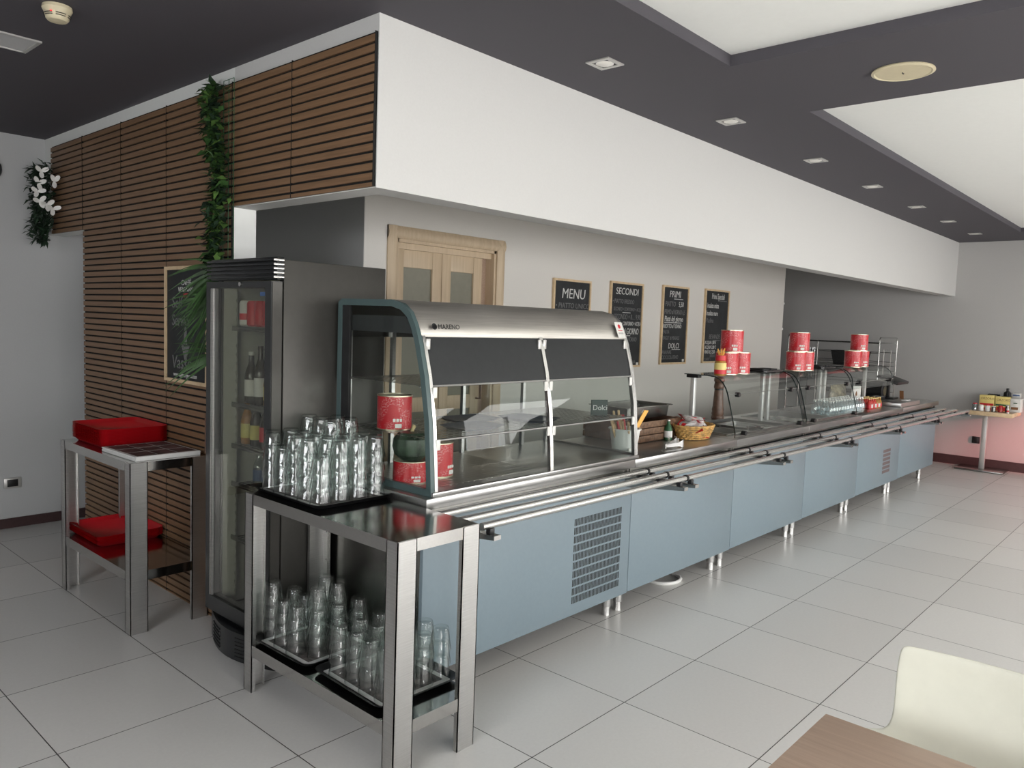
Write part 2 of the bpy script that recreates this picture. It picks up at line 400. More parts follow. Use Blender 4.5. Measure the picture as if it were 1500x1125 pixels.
# ------------------------------------------------------------------ setting
ZC = 2.765
XE = 7.66; YB = 4.55; XW = -6.2; YS = -5.5; YK = 2.25; XKA = -0.31; XKB = 6.03
struct('floor', MB().box(XW-.1, XE+.1, YS-.1, YB+.1, -0.08, 0), M['floor'], 'grey speckled floor of large square tiles with dark joints')
# ceiling with two white recesses
RX = [(-3.2, -0.03), (0.88, 6.83)]; RY0, RY1 = -4.6, -0.03; DZ = 0.05
cb = MB()
cb.box(XW, XE, RY1, YB, ZC, ZC+.2); cb.box(XW, XE, YS, RY0, ZC, ZC+.2)
cb.box(XW, RX[0][0], RY0, RY1, ZC, ZC+.2); cb.box(RX[0][1], RX[1][0], RY0, RY1, ZC, ZC+.2); cb.box(RX[1][1], XE, RY0, RY1, ZC, ZC+.2)
struct('ceiling', cb, M['ceiling'], 'dark grey painted ceiling with shallow white recesses')
for k, (a, b_) in enumerate(RX):
    struct('trim_%d' % (k+1), MB().box(a, b_, RY0, RY1, ZC+DZ, ZC+.15), M['plaster'], 'white recessed ceiling field %s the round speaker' % ('this side of' if k == 0 else 'beyond'))
# fascia beam over the counter
fb = MB(); fb.box(-1.385, XE, 0.752, 0.89, 2.10, ZC); fb.box(-1.385, -1.268, 0.89, 1.862, 2.10, ZC)
struct('wall_fascia', fb, M['white_wall'], 'white plastered beam hanging over the serving counter')
# partition carrying the slats
pb_ = MB(); pb_.box(-1.385, -1.268, 1.862, 3.806, 0, ZC); pb_.box(-1.385, -1.268, 3.806, YB, 2.095, ZC)
struct('wall_partition', pb_, M['plaster'], 'white partition wall behind the wooden slats')
struct('wall_back', MB().box(XW, XE, YB, YB+.12, 0, ZC), M['grey_wall'], 'pale grey wall at the back of the room')
struct('wall_end', MB().box(XE, XE+.12, YS, YB, 0, ZC), M['end_wall'], 'mid grey wall at the far end of the counter')
struct('wall_west', MB().box(XW-.12, XW, YS, YB, 0, ZC), M['grey_wall'], 'grey wall behind the camera')
# kitchen block: front wall with door opening, dark flank
DX0, DX1, DZT = -0.05, 0.89, 2.105
kb = MB(); kb.box(XKA, DX0, YK, YK+.12, 0, ZC); kb.box(DX1, XKB, YK, YK+.12, 0, ZC); kb.box(DX0, DX1, YK, YK+.12, DZT, ZC)
struct('wall_kitchen', kb, M['back_wall'], 'warm grey wall behind the counter carrying the menu boards')
kf = MB(); kf.box(XKA, XKA+.1, YK+.12, YB, 0, ZC); kf.box(XKA-.002, XKA, YK+.004, YB, 0, ZC)
struct('wall_flank', kf, M['dark_wall'], 'charcoal side wall beyond the fridge')
struct('wall_kitchen_side', MB().box(XKB-.1, XKB, YK+.12, YB, 0, ZC), M['end_wall'], 'grey return wall at the end of the menu boards')
# window wall (behind the viewer)
ww_ = MB(); xs = [XW]
for (wx, wd) in WINX: xs += [wx-wd/2-.05, wx+wd/2+.05]
xs.append(XE)
for i in range(0, len(xs), 2): ww_.box(xs[i], xs[i+1], YS-.1, YS, 0, ZC)
for i in range(1, len(xs)-1, 2): ww_.box(xs[i], xs[i+1], YS-.1, YS, 0, 0.2); ww_.box(xs[i], xs[i+1], YS-.1, YS, 2.6, ZC)
struct('wall_south', ww_, M['white_wall'], 'white wall with tall windows opposite the counter')
for k, (wx, wd) in enumerate(WINX):
    g = MB(); a, b_ = wx-wd/2-.05, wx+wd/2+.05
    for (p, q) in ((a, a+.05), (wx-.025, wx+.025), (b_-.05, b_)): g.box(p, q, YS-.08, YS-.02, .2, 2.6)
    g.box(a, b_, YS-.08, YS-.02, .2, .25); g.box(a, b_, YS-.08, YS-.02, 2.55, 2.6)
    wo = struct('window_%d' % (k+1), g, M['white_plastic'], 'tall white framed window opposite the counter')
# skirting
struct('baseboard_back', MB().box(XW, 0.5, YB-.012, YB, 0, .07), M['skirting'], 'dark brown skirting along the pale back wall')
struct('baseboard_end', MB().box(XE-.012, XE, YS, YB, 0, .115), M['skirting'], 'dark brown skirting along the end wall')

# slat cladding
def slats(n, y0, y1, z0, z1, label):
    mb = MB(); mb.mi = 1; mb.box(-1.389, -1.3855, y0, y1, z0, z1); mb.box(-1.3995, -1.3855, y0, y0+.0024, z0, z1); mb.mi = 0
    pitch = 0.0377; z = 2.695-0.0105
    while z-0.0272 > z0-.02:
        za = max(z-0.0272, z0)
        if z <= z1+.001 and z-za > .004: mb.box(-1.399, -1.389, y0+.0025, y1-.0025, za, z)
        z -= pitch
    o = mb.build('trim_%d' % n, [M['slat'], M['felt']], smooth=False)
    tag(o, label, kind='structure')
slats(3, .757, 1.341, 2.104, 2.695, 'short brown slat panel at the corner of the white beam')
slats(4, 1.341, 1.86, 2.104, 2.695, 'short brown slat panel beside the ivy above the opening')
slats(5, 1.862, 2.579, 0.0, 2.695, 'tall brown slat panel carrying the small chalkboard')
slats(6, 2.579, 3.19, 0.0, 2.695, 'tall brown slat panel behind the red tray stand')
slats(7, 3.19, 3.806, 0.0, 2.695, 'tall brown slat panel at the edge of the passage')
slats(8, 3.81, 4.397, 2.095, 2.695, 'short brown slat panel above the passage')

# door
door = MB(); cw = .08
def casing(mb, x0, x1, zt, y):
    pr = [(0, 0), (cw, 0), (cw, .012), (cw*.75, .02), (cw*.45, .026), (cw*.15, .02), (0, .012)]
    mb.prism([(x0-a, y-d) for a, d in pr], 'z', 0, zt+cw)
    mb.prism([(x1+a, y-d) for a, d in pr], 'z', 0, zt+cw)
    mb.prism([(y-d, zt+a) for a, d in pr], 'x', x0-cw, x1+cw)
casing(door, DX0, DX1, DZT, YK)
door.box(DX0, DX0+.02, YK, YK+.12, 0, DZT); door.box(DX1-.02, DX1, YK, YK+.12, 0, DZT); door.box(DX0, DX1, YK, YK+.12, DZT-.02, DZT)
door.box(DX0+.02, DX1-.02, YK+.03, YK+.05, DZT-.06, DZT-.02)
dr = struct('door_1', door, M['ash'], 'double glazed door of pale oak behind the display case')
def leaf(x0, x1):
    mb = MB(); st = .085; y0, y1 = YK+.055, YK+.095
    mb.rbox(x0, x0+st, y0, y1, .01, 2.05); mb.rbox(x1-st, x1, y0, y1, .01, 2.05)
    mb.rbox(x0+st, x1-st, y0+.002, y1-.002, 1.93, 2.05); mb.rbox(x0+st, x1-st, y0+.002, y1-.002, .01, .25)
    mb.rbox(x0+st, x1-st, y0+.002, y1-.002, .95, 1.05)
    o = mb.build('door_leaf', M['ash'], dr)
    g = MB().box(x0+st-.004, x1-st+.004, y0+.016, y0+.022, .25, 1.93).build('pane', M['olive_glass'], o)
    return o
leaf(DX0+.024, .40); lf = leaf(.405, .80)
h = MB(); h.tube([(.775, YK+.05, 1.02), (.775, YK+.01, 1.02), (.775, YK+.01, 1.22), (.775, YK+.05, 1.22)], .009); h.build('door_handle', M['brownwood'], lf)
MB().box(.80, DX1-.02, YK+.085, YK+.095, 0, DZT-.02).build('side_light', M['table_wood'], dr)

# ------------------------------------------------------------------ ceiling fittings
def spot_at(x, y, label):
    t = thing('ceiling_spot', label, 'ceiling light', (x, y, ZC), group='square recessed spots along the beam')
    mb = MB(); s_ = .062
    mb.ring_prism([(-s_, -s_), (s_, -s_), (s_, s_), (-s_, s_)], [(-.042, -.042), (.042, -.042), (.042, .042), (-.042, .042)], 'z', -.006, -.0005)
    mb.build('frame', M['lampbody'], t)
    MB().lathe([(.041, -.004), (.036, -.006), (.0, -.0045)], 20, cap=False).build('lamp', M['lamp'], t)
    return t
SP = [-0.397, 0.824, 2.073, 3.248, 4.478, 5.586, 6.757]
ORD = ['first', 'second', 'third', 'fourth', 'fifth', 'sixth', 'seventh']
s0 = None
for k, x in enumerate(SP):
    lab = 'square recessed ceiling spot beside the white beam, %s from the slat corner' % ORD[k]
    if s0 is None: s0 = spot_at(x, .395, lab)
    else: dup(s0, (x, .395, ZC), label=lab)
t = thing('ceiling_speaker', 'large cream round speaker grille flush in the grey ceiling', 'speaker', (.467, -.61, ZC))
MB().lathe([(.128, -.0005), (.13, -.006), (.118, -.010), (.112, -.006)], 40, cap=False).build('rim', M['cream'], t)
MB().lathe([(.112, -.002), (.112, -.007), (.0, -.009)], 40, cap=False).build('grille', M['cream'], t)
for dx in (-.006, .006): MB().lathe([(.003, -.0125), (.003, -.006)], 8, (dx, 0, 0)).build('screw', M['grille_dark'], t)
t = thing('smoke_detector', 'cream smoke detector with a lit red lamp on the ceiling', 'smoke detector', (-2.2, 1.74, ZC))
MB().lathe([(.052, 0), (.054, -.012), (.050, -.02), (.046, -.028)], 28).build('base', M['cream'], t)
MB().lathe([(.046, -.028), (.041, -.048), (.034, -.056), (0.001, -.058)], 28, cap=False).build('head', M['cream'], t)
for zz in (-.035, -.042):
    mb = MB()
    for k in range(6):
        a0 = R(60*k+6); a1 = R(60*k+50)
        rr = .0475 if zz > -.04 else .0450
        mb.tube([(rr*math.cos(a0+(a1-a0)*j/5), rr*math.sin(a0+(a1-a0)*j/5), zz) for j in range(6)], .0017, 5)
    mb.build('slot_ring', M['grille_dark'], t)
MB().lathe([(.0035, 0), (.0035, .003)], 8, (-.033, -.034, -.034)).build('indicator', M['led'], t)
t = thing('ceiling_vent', 'flush rectangular air vent with a bright edge in the dark ceiling', 'air vent', (-2.30, 2.36, ZC))
MB().ring_prism([(-.2, -.115), (.2, -.115), (.2, .115), (-.2, .115)], [(-.185, -.105), (.185, -.105), (.185, .105), (-.185, .105)], 'z', -.008, -.0005).build('frame', M['lampbody'], t)
MB().box(-.185, .185, -.105, .105, -.003, -.001).build('plate', M['grey_wall'], t)
t = thing('ceiling_sensor', 'tiny pale square sensor on the dark ceiling beyond the vent', 'sensor', (-2.255, 3.06, ZC))
MB().rbox(-.03, .03, -.03, .03, -.012, -.0005).build('housing', M['cream'], t); MB().lathe([(.008, -.014), (.008, -.01)], 10).build('eye', M['black'], t)
t = thing('wall_clock', 'dark round wall disc high on the pale back wall', 'clock', (-1.74, YB, 2.51))
MB().lathe([(.08, 0), (.085, -.012), (.078, -.03)], 32, axis='y').build('case', M['black'], t)
MB().lathe([(.078, -.022), (.001, -.024)], 32, axis='y', cap=False).build('face', M['black_matt'], t)

def outlet(name, label, x, y, z, rz, wd, hg, met):
    t = thing(name, label, 'socket', (x, y, z), rz)
    MB().rbox(-wd/2, wd/2, -.012, 0, -hg/2, hg/2, .006).build('cover_plate', met, t)
    MB().rbox(-wd*.32, wd*.3, -.015, -.010, -hg*.33, hg*.33, .003).build('insert', M['black'], t)
outlet('wall_socket', 'chrome edged black wall socket low on the pale back wall', -1.622, YB, .323, 0, .11, .076, M['lampbody'])
outlet('wall_socket', 'black wall socket on the end wall behind the pedestal table', XE, .395, .335, R(-90), .085, .085, M['black'])

# ------------------------------------------------------------------ plants
def leafquad(mb, p, d, up, L, W):
    d = d.normalized(); s_ = d.cross(up).normalized(); n = s_.cross(d)
    a = p; b1 = p+d*L*.45+s_*W/2+n*L*.06; b2 = p+d*L*.45-s_*W/2+n*L*.06; c = p+d*L-n*L*.12; m_ = p+d*L*.45
    mb.add([a, b1, c, b2, m_], [(0, 1, 4), (1, 2, 4), (0, 4, 3), (4, 2, 3)])
def rv(): return Vector((rnd.uniform(-1, 1), rnd.uniform(-1, 1), rnd.uniform(-1, 1)))
t = thing('hanging_ivy', 'tall hanging strip of mixed green leaves on a wire grid', 'artificial plant', (-1.405, 1.90, 1.70))
gr = MB()
for y in (-.09, -.04, .01): gr.tube([(-.012, y, 0), (-.012, y, 1.0)], .0016, 5)
for k in range(21): gr.tube([(-.012, -.09, k*.05), (-.012, .01, k*.05)], .0016, 5)
gr.build('wire_grid', M['green_print'], t)
fd, fm, flt = MB(), MB(), MB()
for k in range(900):
    z = rnd.uniform(-.02, .98); cy_ = .03-.035*(1-z) + .03*math.sin(z*9)
    p = Vector((-.02-abs(rnd.gauss(0, .02)), cy_+rnd.gauss(0, .034), z))
    mbx = rnd.choice([fd, fd, fm, fm, fm, flt])
    d = Vector((-abs(rnd.random())-.15, rnd.uniform(-1, 1), rnd.uniform(-.9, .7)))
    leafquad(mbx, p, d, Vector((0, 0, 1))+rv()*.4, rnd.uniform(.04, .075), rnd.uniform(.024, .044))
fd.build('dark_foliage', M['leaf_dark'], t); fm.build('mid_foliage', M['green_leaf'], t); flt.build('light_foliage', M['leaf_light'], t)
t = thing('hanging_flower_garland', 'dark green garland with white blossoms at the wall corner', 'artificial plant', (-1.41, 4.36, 2.03))
fd, fp = MB(), MB()
for k in range(900):
    z = rnd.uniform(0, .52); sp_ = .085 if z > .12 else .03+z*.4
    p = Vector((-.02-abs(rnd.gauss(0, .035)), rnd.gauss(0, sp_), z))
    leafquad(fd, p, Vector((-abs(rnd.random())-.1, rnd.uniform(-1, 1), rnd.uniform(-.9, .6))), Vector((0, 0, 1))+rv()*.4, rnd.uniform(.04, .07), rnd.uniform(.015, .03))
fd.build('foliage', M['leaf_dark'], t)
for (y, z) in ((.06, .455), (-.01, .40), (.075, .375), (.08, .32), (.07, .255), (.0, .215), (.03, .24)):
    for k in range(3):
        a = R(120*k+rnd.uniform(0, 60)); ca, sa = math.cos(a), math.sin(a); c0_ = Vector((-.045-y*1.15, -.185, z))
        pts = []
        for q in range(10):
            t_ = 2*math.pi*q/10; u_p, v_p = .024+.024*math.cos(t_), .015*math.sin(t_)
            pts.append(c0_+Vector((ca*u_p-sa*v_p, -.010*math.cos(t_)-.006, sa*u_p+ca*v_p)))
        fp.add(pts, [tuple(range(10))])
fp.build('blossom', M['petal'], t)
t = thing('palm_plant', 'spiky palm fronds hanging out beside the black fridge', 'artificial plant', (-1.425, 1.86, 1.40))
MB().tube([(.0, .0, -1.395), (.0, .0, .45)], .010, 8).build('stem', M['brownwood'], t)
for (oz, n, ln, up_) in ((.40, 30, .30, .0), (.26, 34, .30, -.15), (-.02, 14, .30, .05)):
    mb = MB()
    for k in range(n):
        a = k/(n-1); el = R(25-115*a+rnd.uniform(-6, 6)) if n > 20 else R(40-70*a)
        d = Vector((-.35-rnd.uniform(0, .35), math.cos(el)*.9, math.sin(el)*.9+up_)).normalized()
        p0 = Vector((-.01, 0, oz)); L = ln*rnd.uniform(.75, 1.1); q = []
        for j in range(6):
            s_ = j/5; q.append(p0+d*L*s_+Vector((0, 0, -.10*s_*s_)))
        wdt = .007
        vs = []
        sd = d.cross(Vector((1, 0, 0.2))).normalized()
        for j, p in enumerate(q):
            w_ = wdt*(1-(j/5)**2)+.0004
            vs += [p+sd*w_, p-sd*w_]
        mb.add(vs, [(2*j, 2*j+1, 2*j+3, 2*j+2) for j in range(5)])
    mb.build('frond', M['green_leaf'], t)

# ------------------------------------------------------------------ chalkboards
def board(label, wd, hg, loc, rz, lines, dots=()):
    t = thing('chalkboard', label, 'chalkboard', loc, rz)
    fw_ = .018
    fr = MB(); x0, x1 = -wd/2, wd/2
    fr.ring_prism([(x0, 0), (x1, 0), (x1, hg), (x0, hg)], [(x0+fw_, fw_), (x1-fw_, fw_), (x1-fw_, hg-fw_), (x0+fw_, hg-fw_)], 'y', -.022, -.0015)
    fr.build('frame', M['pine'], t)
    MB().box(x0+.004, x1-.004, -.012, -.004, .004, hg-.004).build('slate', M['board'], t)
    for ln in lines:
        s_, x, z, size = ln[:4]; mt = M['chalk_faint'] if len(ln) > 4 and ln[4] == 'f' else (M['red'] if len(ln) > 4 and ln[4] == 'r' else M['chalk'])
        if s_ == '_':
            MB().box(x, x+size, -.0132, -.0122, z-.004, z+.002).build('underline', mt, t)
        elif s_ == '>':
            a = MB(); a.prism([(x-.02, z), (x+.02, z), (x+.01, z+.1), (x-.008, z+.1)], 'y', -.0132, -.0122)
            a.prism([(x-.045, z+.005), (x+.05, z+.005), (x+.003, z-.1)], 'y', -.0132, -.0122); a.build('arrow', M['chalk_faint'], t)
        else: text('lettering', s_, size, mt, t, (x, -.0127, z), shear=.1, sx=ln[5] if len(ln) > 5 else 1.0)
    for (x, z) in dots: MB().box(x-.018, x+.018, -.0135, -.0125, z-.012, z+.012).build('sticker', M['label_white'], t)
    return t
ZBB = 1.215
board('chalkboard headed MENU partly hidden behind the display case', .50, .74, (1.80, YK, ZBB), 0,
      [('MENU', -.14, .585, .115), ('• PIATTO UNICO', -.215, .505, .06, 'f', 1.0), ('PRIMO + SECONDO + CONTORNO', -.215, .435, .050, 'c', .56), ('+ ACQUA', -.19, .375, .05, 'c', .8), ('10,90 €', .02, .37, .065, 'c', .8), ('_', -.12, .355, .22, 'f')])
board('chalkboard headed SECONDI beside the display case corner', .52, .765, (2.60, YK, ZBB), 0,
      [('SECONDI', -.175, .655, .085), ('• PIATTO FREDDO', -.22, .575, .055, 'f', .75), ('SECONDO + CONTORNO + ACQUA', -.2, .51, .045, 'f', .62), ('_', -.06, .495, .13), ('• SECONDO + B… 9,90', -.22, .435, .065, 'f', .68),
       ('SECONDO + CONTORNO + ACQUA', -.215, .38, .05, 'c', .56), ('PIATTI del GIORNO', -.215, .30, .08, 'c', .62), ('_', -.12, .288, .2), ('ARROSTO AL FORNO', -.19, .235, .055, 'f', .7), ('FRITTO MISTO', -.13, .18, .045, 'f', .7),
       ('PATATE', -.06, .115, .055, 'f', .8), ('AL FORNO', -.05, .065, .05, 'f', .7), ('VERDURE 3,50', .0, -0.0+.035, .04, 'f', .7)], dots=[(.215, .03)])
board('chalkboard headed PRIMI between SECONDI and the tin pyramid board', .49, .765, (3.45, YK, ZBB+.015), 0,
      [('PRIMI', -.12, .655, .09), ('_', -.03, .64, .17), ('PIATTO', -.19, .565, .07, 'f', .8), ('5,50', .06, .565, .07, 'c', .8), ('PRIMO al FORNO 6,5', -.2, .49, .065, 'f', .66), ('Piatti del giorno', -.19, .42, .075, 'c', .72), ('_', -.19, .408, .32),
       ('RISOTTO al TONNO', -.21, .355, .055, 'c', .68), ('PASTA', -.21, .30, .05, 'f', .8), ('RAGU’ di MAIALE', -.21, .24, .055, 'f', .75), ('DOLCI', -.1, .155, .075, 'c', .9), ('_', -.03, .145, .16),
       ('ANANAS', -.215, .10, .055, 'f', .8), ('CIOCCOLATINO', -.215, .05, .055, 'f', .75)], dots=[(.195, .035)])
board('chalkboard headed Primi Speciali half behind the first tin pyramid', .53, .775, (4.30, YK, ZBB+.015), 0,
      [('Primi Speciali', -.12, .675, .085, 'c', .62), ('_', .02, .66, .2, 'f'), ('Insalata mista', -.21, .58, .075, 'c', .62), ('Insalata mare', -.22, .50, .075, 'c', .62), ('Piadina', -.22, .425, .07, 'f', .8),
       ('BEVANDE', -.14, .255, .07, 'f', .8), ('_', -.05, .24, .2, 'f'), ('ACQUA 1,00 €', -.22, .20, .05, 'c', .75), ('ACQUA 2,00 €', -.22, .15, .05, 'c', .75), ('VINO 0,5 2,50', -.22, .10, .05, 'c', .75), ('BIRRA', -.1, .06, .045, 'f', .9), ('CAFFE’ 1', -.22, .025, .045, 'f', .9)])
board('narrow chalkboard with an arrow hanging on the wooden slats', .49, .62, (-1.402, 2.305, 1.205), R(-90),
      [('Self', -.17, .40, .085, 'f'), ('Service', -.17, .305, .085, 'f', .9), ('>', -.01, .20, .1), ('Vassoi', -.17, .075, .10, 'f'), ('www.caffevergnano.com', -.15, .032, .032, 'c', .85), ('CAFFÈ', -.06, .52, .04, 'c'), ('VERGNANO', -.095, .485, .036, 'c'), ('1882', -.04, .455, .034, 'r')])

# ------------------------------------------------------------------ fridge
FX0, FX1, FY0, FY1 = -1.50, -0.955, 1.22, 1.795
t = thing('drinks_fridge', 'tall black glass door fridge with drinks beside the slat wall', 'fridge', (-1.25, 1.50, 0))
o_ = (-1.25, 1.50, 0)
mb = MB(); w_ = .035
mb.rbox(FX0, FX1, FY0, FY0+w_, .06, 1.822, .003); mb.rbox(FX0, FX1, FY1-w_, FY1, .06, 1.822, .003)
mb.box(FX0, FX1, FY0+w_, FY1-w_, 1.75, 1.82); mb.box(FX0, FX1, FY0+w_, FY1-w_, .06, .16); mb.box(FX1-w_, FX1, FY0+w_, FY1-w_, .16, 1.75)
mb.build('cabinet', M['fridge_side'], t, o_)
mb = MB(); e = .002
mb.box(FX0+.01, FX1-w_-e, FY0+w_+.0005, FY0+w_+.003, .17, 1.745); mb.box(FX0+.01, FX1-w_-e, FY1-w_-.003, FY1-w_-.0005, .17, 1.745); mb.box(FX1-w_-.004, FX1-w_-.001, FY0+w_, FY1-w_, .17, 1.745); mb.box(FX0+.01, FX1-w_, FY0+w_, FY1-w_, 1.742, 1.749)
mb.build('lining', M['fridge_inner'], t, o_)
for yy in (FY0+.05, FY1-.05):
    for xx in (-1.42, -1.06):
        mb = MB(); mb.box(xx-.008, xx+.008, yy-.005, yy+.005, .2, 1.7)
        for k in range(34): mb.box(xx-.011, xx+.011, yy-.007, yy+.007, .22+k*.043, .235+k*.043)
        mb.build('shelf_rail', M['steel'], t, o_)
SHZ = [.50, .765, .985-.035, 1.150, 1.515]
for z in SHZ:
    mb = MB()
    mb.tube([(-1.45, FY0+.045, z), (-1.45, FY1-.045, z)], .004, 6); mb.tube([(-1.0, FY0+.045, z), (-1.0, FY1-.045, z)], .004, 6)
    for k in range(16): mb.tube([(-1.45, FY0+.06+k*.03, z), (-1.0, FY0+.06+k*.03, z)], .002, 5)
    mb.box(-1.452, -1.448, FY0+.045, FY1-.045, z-.012, z+.012)
    mb.build('shelf', M['steel_dark'], t, o_)
# top grille
mb = MB(); mb.rbox(-1.535, FX0-.001, FY0-.003, FY1+.003, 1.735, 1.832, .004)
for k in range(5): mb.rbox(-1.556, -1.53, FY0-.004, FY1+.004, 1.742+k*.018, 1.752+k*.018, .003)
mb.build('top_grille', M['fridge_black'], t, o_)
mb = MB()
for k in range(5): mb.rbox(-1.553, -1.503, FY0-.0075, FY0-.0035, 1.742+k*.018, 1.752+k*.018, .0015)
mb.build('chrome_louvre', M['steel_mirror'], t, o_)
# door
mb = MB(); dx0, dx1 = -1.560, -1.508
def yz(y0, y1, z0, z1): return [(y0, z0), (y1, z0), (y1, z1), (y0, z1)]
mb.ring_prism(yz(FY0, FY1-.005, .165, 1.728), yz(FY0+.05, FY1-.042, .235, 1.700), 'x', dx0, dx1)
dr2 = mb.build('door', M['fridge_black'], t, o_)
MB().box(dx0+.01, dx0+.016, FY0+.05, FY1-.042, .235, 1.700).build('door_pane', M['fridge_glass'], dr2, o_)
mb = MB(); mb.box(dx0+.001, dx0+.012, FY1-.053, FY1-.043, .237, 1.698); mb.box(dx0+.003, dx0+.012, FY1-.062, FY1-.057, .237, 1.698); mb.build('edge_reflection', M['steel'], dr2, o_)  # steel strips stand in for the bright reflection along the pane edge
MB().box(dx0+.004, dx1-.002, FY0-.0035, FY0-.0005, .17, 1.725).build('door_side_sheet', M['fridge_side'], dr2, o_)
MB().lathe([(.010, dx0-.006), (.010, dx0+.002)], 14, (0, 1.475, 1.716), axis='x').build('lock', M['steel_mirror'], dr2, o_)
mb = MB(); mb.box(dx0+.0085, dx0+.0095, 1.285, 1.325, 1.665, 1.682); mb.build('badge', M['blue_label'], dr2, o_) 
# base grille, bowed
mb = MB(); pl = []
for k in range(13):
    a = k/12; pl.append((-1.525-.075*math.sin(math.pi*a), FY0+a*(FY1-FY0)))
mb.prism(pl+[(-1.50, FY1), (-1.50, FY0)], 'z', .02, .15); mb.build('kick_grille', M['fridge_black'], t, o_)
for k in range(6):
    for side in (.28, .72):
        mb = MB(); pts = []
        for j in range(5):
            a = side-.1+.2*j/4; pts.append((-1.5265-.075*math.sin(math.pi*a), FY0+a*(FY1-FY0), .04+k*.017))
        mb.tube(pts, .0035, 5); mb.build('kick_slot', M['black_matt'], t, o_)
for (xx, yy) in ((-1.47, FY0+.04), (-1.47, FY1-.04), (-.99, FY0+.04), (-.99, FY1-.04)):
    MB().lathe([(.02, 0), (.02, .062)], 12, (xx, yy, 0)).build('foot', M['black'], t, o_)

# drinks in the fridge
def can_drink(mat2, label, loc, group):
    t = thing('drink_can', label, 'can', loc, group=group)
    MB().lathe([(.024, 0), (.033, .008), (.033, .108), (.026, .120)], 20).build('body', mat2, t)
    MB().lathe([(.026, .120), (.027, .122), (.024, .121), (.001, .120)], 20, cap=False).build('lid', M['tin'], t)
    return t
c0 = can_drink(M['red'], 'red drink can on the fridge top shelf by the door hinge side', (-1.41, 1.415, SHZ[4]+.012), 'cans on the fridge top shelf')
for k, (yy, nm) in enumerate(((1.484, 'second'), (1.553, 'third'), (1.622, 'fourth'))):
    dup(c0, (-1.41, yy, SHZ[4]+.012), label='red drink can on the fridge top shelf, %s from the steel door edge' % nm)
c1 = can_drink(M['label_white'], 'white and red drink can on the fridge top shelf, innermost', (-1.41, 1.691, SHZ[4]+.012), 'cans on the fridge top shelf')
MB().lathe([(.0334, .03), (.0334, .06)], 20, cap=False).build('red_band', M['red'], c1)
def bottle(label, loc, hgt, rad, body, lab, cap, group, cat='bottle', name='drink_bottle'):
    t = thing(name, label, cat, loc, group=group)
    MB().lathe([(rad*.9, 0), (rad, .01), (rad, hgt*.52), (rad*.85, hgt*.62), (rad*.42, hgt*.78), (rad*.38, hgt*.93), (rad*.38, hgt*.935)], 18).build('body', body, t)
    if lab: MB().lathe([(rad*1.015, hgt*.14), (rad*1.015, hgt*.46)], 18, cap=False).build('paper_label', lab, t)
    MB().lathe([(rad*.45, hgt*.93), (rad*.45, hgt*.99), (rad*.40, hgt)], 14).build('cap', cap, t)
    return t
fb_ = [(1.66, 'pale capped bottle with white label', .245, M['dark_glass'], M['label_white'], M['label_white']), (1.575, 'dark brown bottle with pale label', .275, M['dark_glass'], M['paper'], M['dark_glass']), (1.49, 'small amber bottle', .20, M['amber'], M['label_yellow'], M['gold']), (1.41, 'slim brown bottle', .22, M['dark_glass'], M['label_white'], M['gold']), (1.335, 'short dark bottle', .2, M['dark_glass'], M['paper'], M['gold'])]
for k, (yy, nm, hh, bm_, lm, cm_) in enumerate(fb_):
    bottle('%s on the shelf below the cans in the fridge' % nm, (-1.40, yy, SHZ[3]+.012), hh, .031, bm_, lm, cm_, 'bottles on the fridge second shelf')
fb2 = [(1.695, 'yellow soft drink bottle', M['amber'], M['yellow_label']), (1.61, 'lemon bottle with pale label', M['dark_glass'], M['yellow_label']), (1.525, 'pink juice bottle', M['dark_glass'], M['red']), (1.44, 'brown tea bottle', M['amber'], M['yellow_label']), (1.36, 'dark cola bottle', M['dark_glass'], M['red'])]
for k, (yy, nm, bm_, lm) in enumerate(fb2):
    bottle('%s on the middle shelf of the fridge' % nm, (-1.40, yy, SHZ[2]+.012), .215, .030, bm_, lm, M['gold'], 'bottles on the fridge middle shelf')
for k, yy in enumerate((1.34, 1.42, 1.50, 1.58)):
    bottle('clear water bottle low in the fridge, %s from the steel door edge' % ORD[k], (-1.40, yy, SHZ[1-(0)]+.012), .165, .030, M['water'], M['blue_label'], M['blue_label'], 'water bottles low in the fridge')
for k, yy in enumerate((1.34, 1.42, 1.50, 1.58)):
    bottle('clear water bottle on the lowest fridge shelf, %s from the steel door edge' % ORD[k], (-1.40, yy, SHZ[0]+.012), .22, .031, M['water'], M['blue_label'], M['white_plastic'], 'water bottles on the lowest fridge shelf')

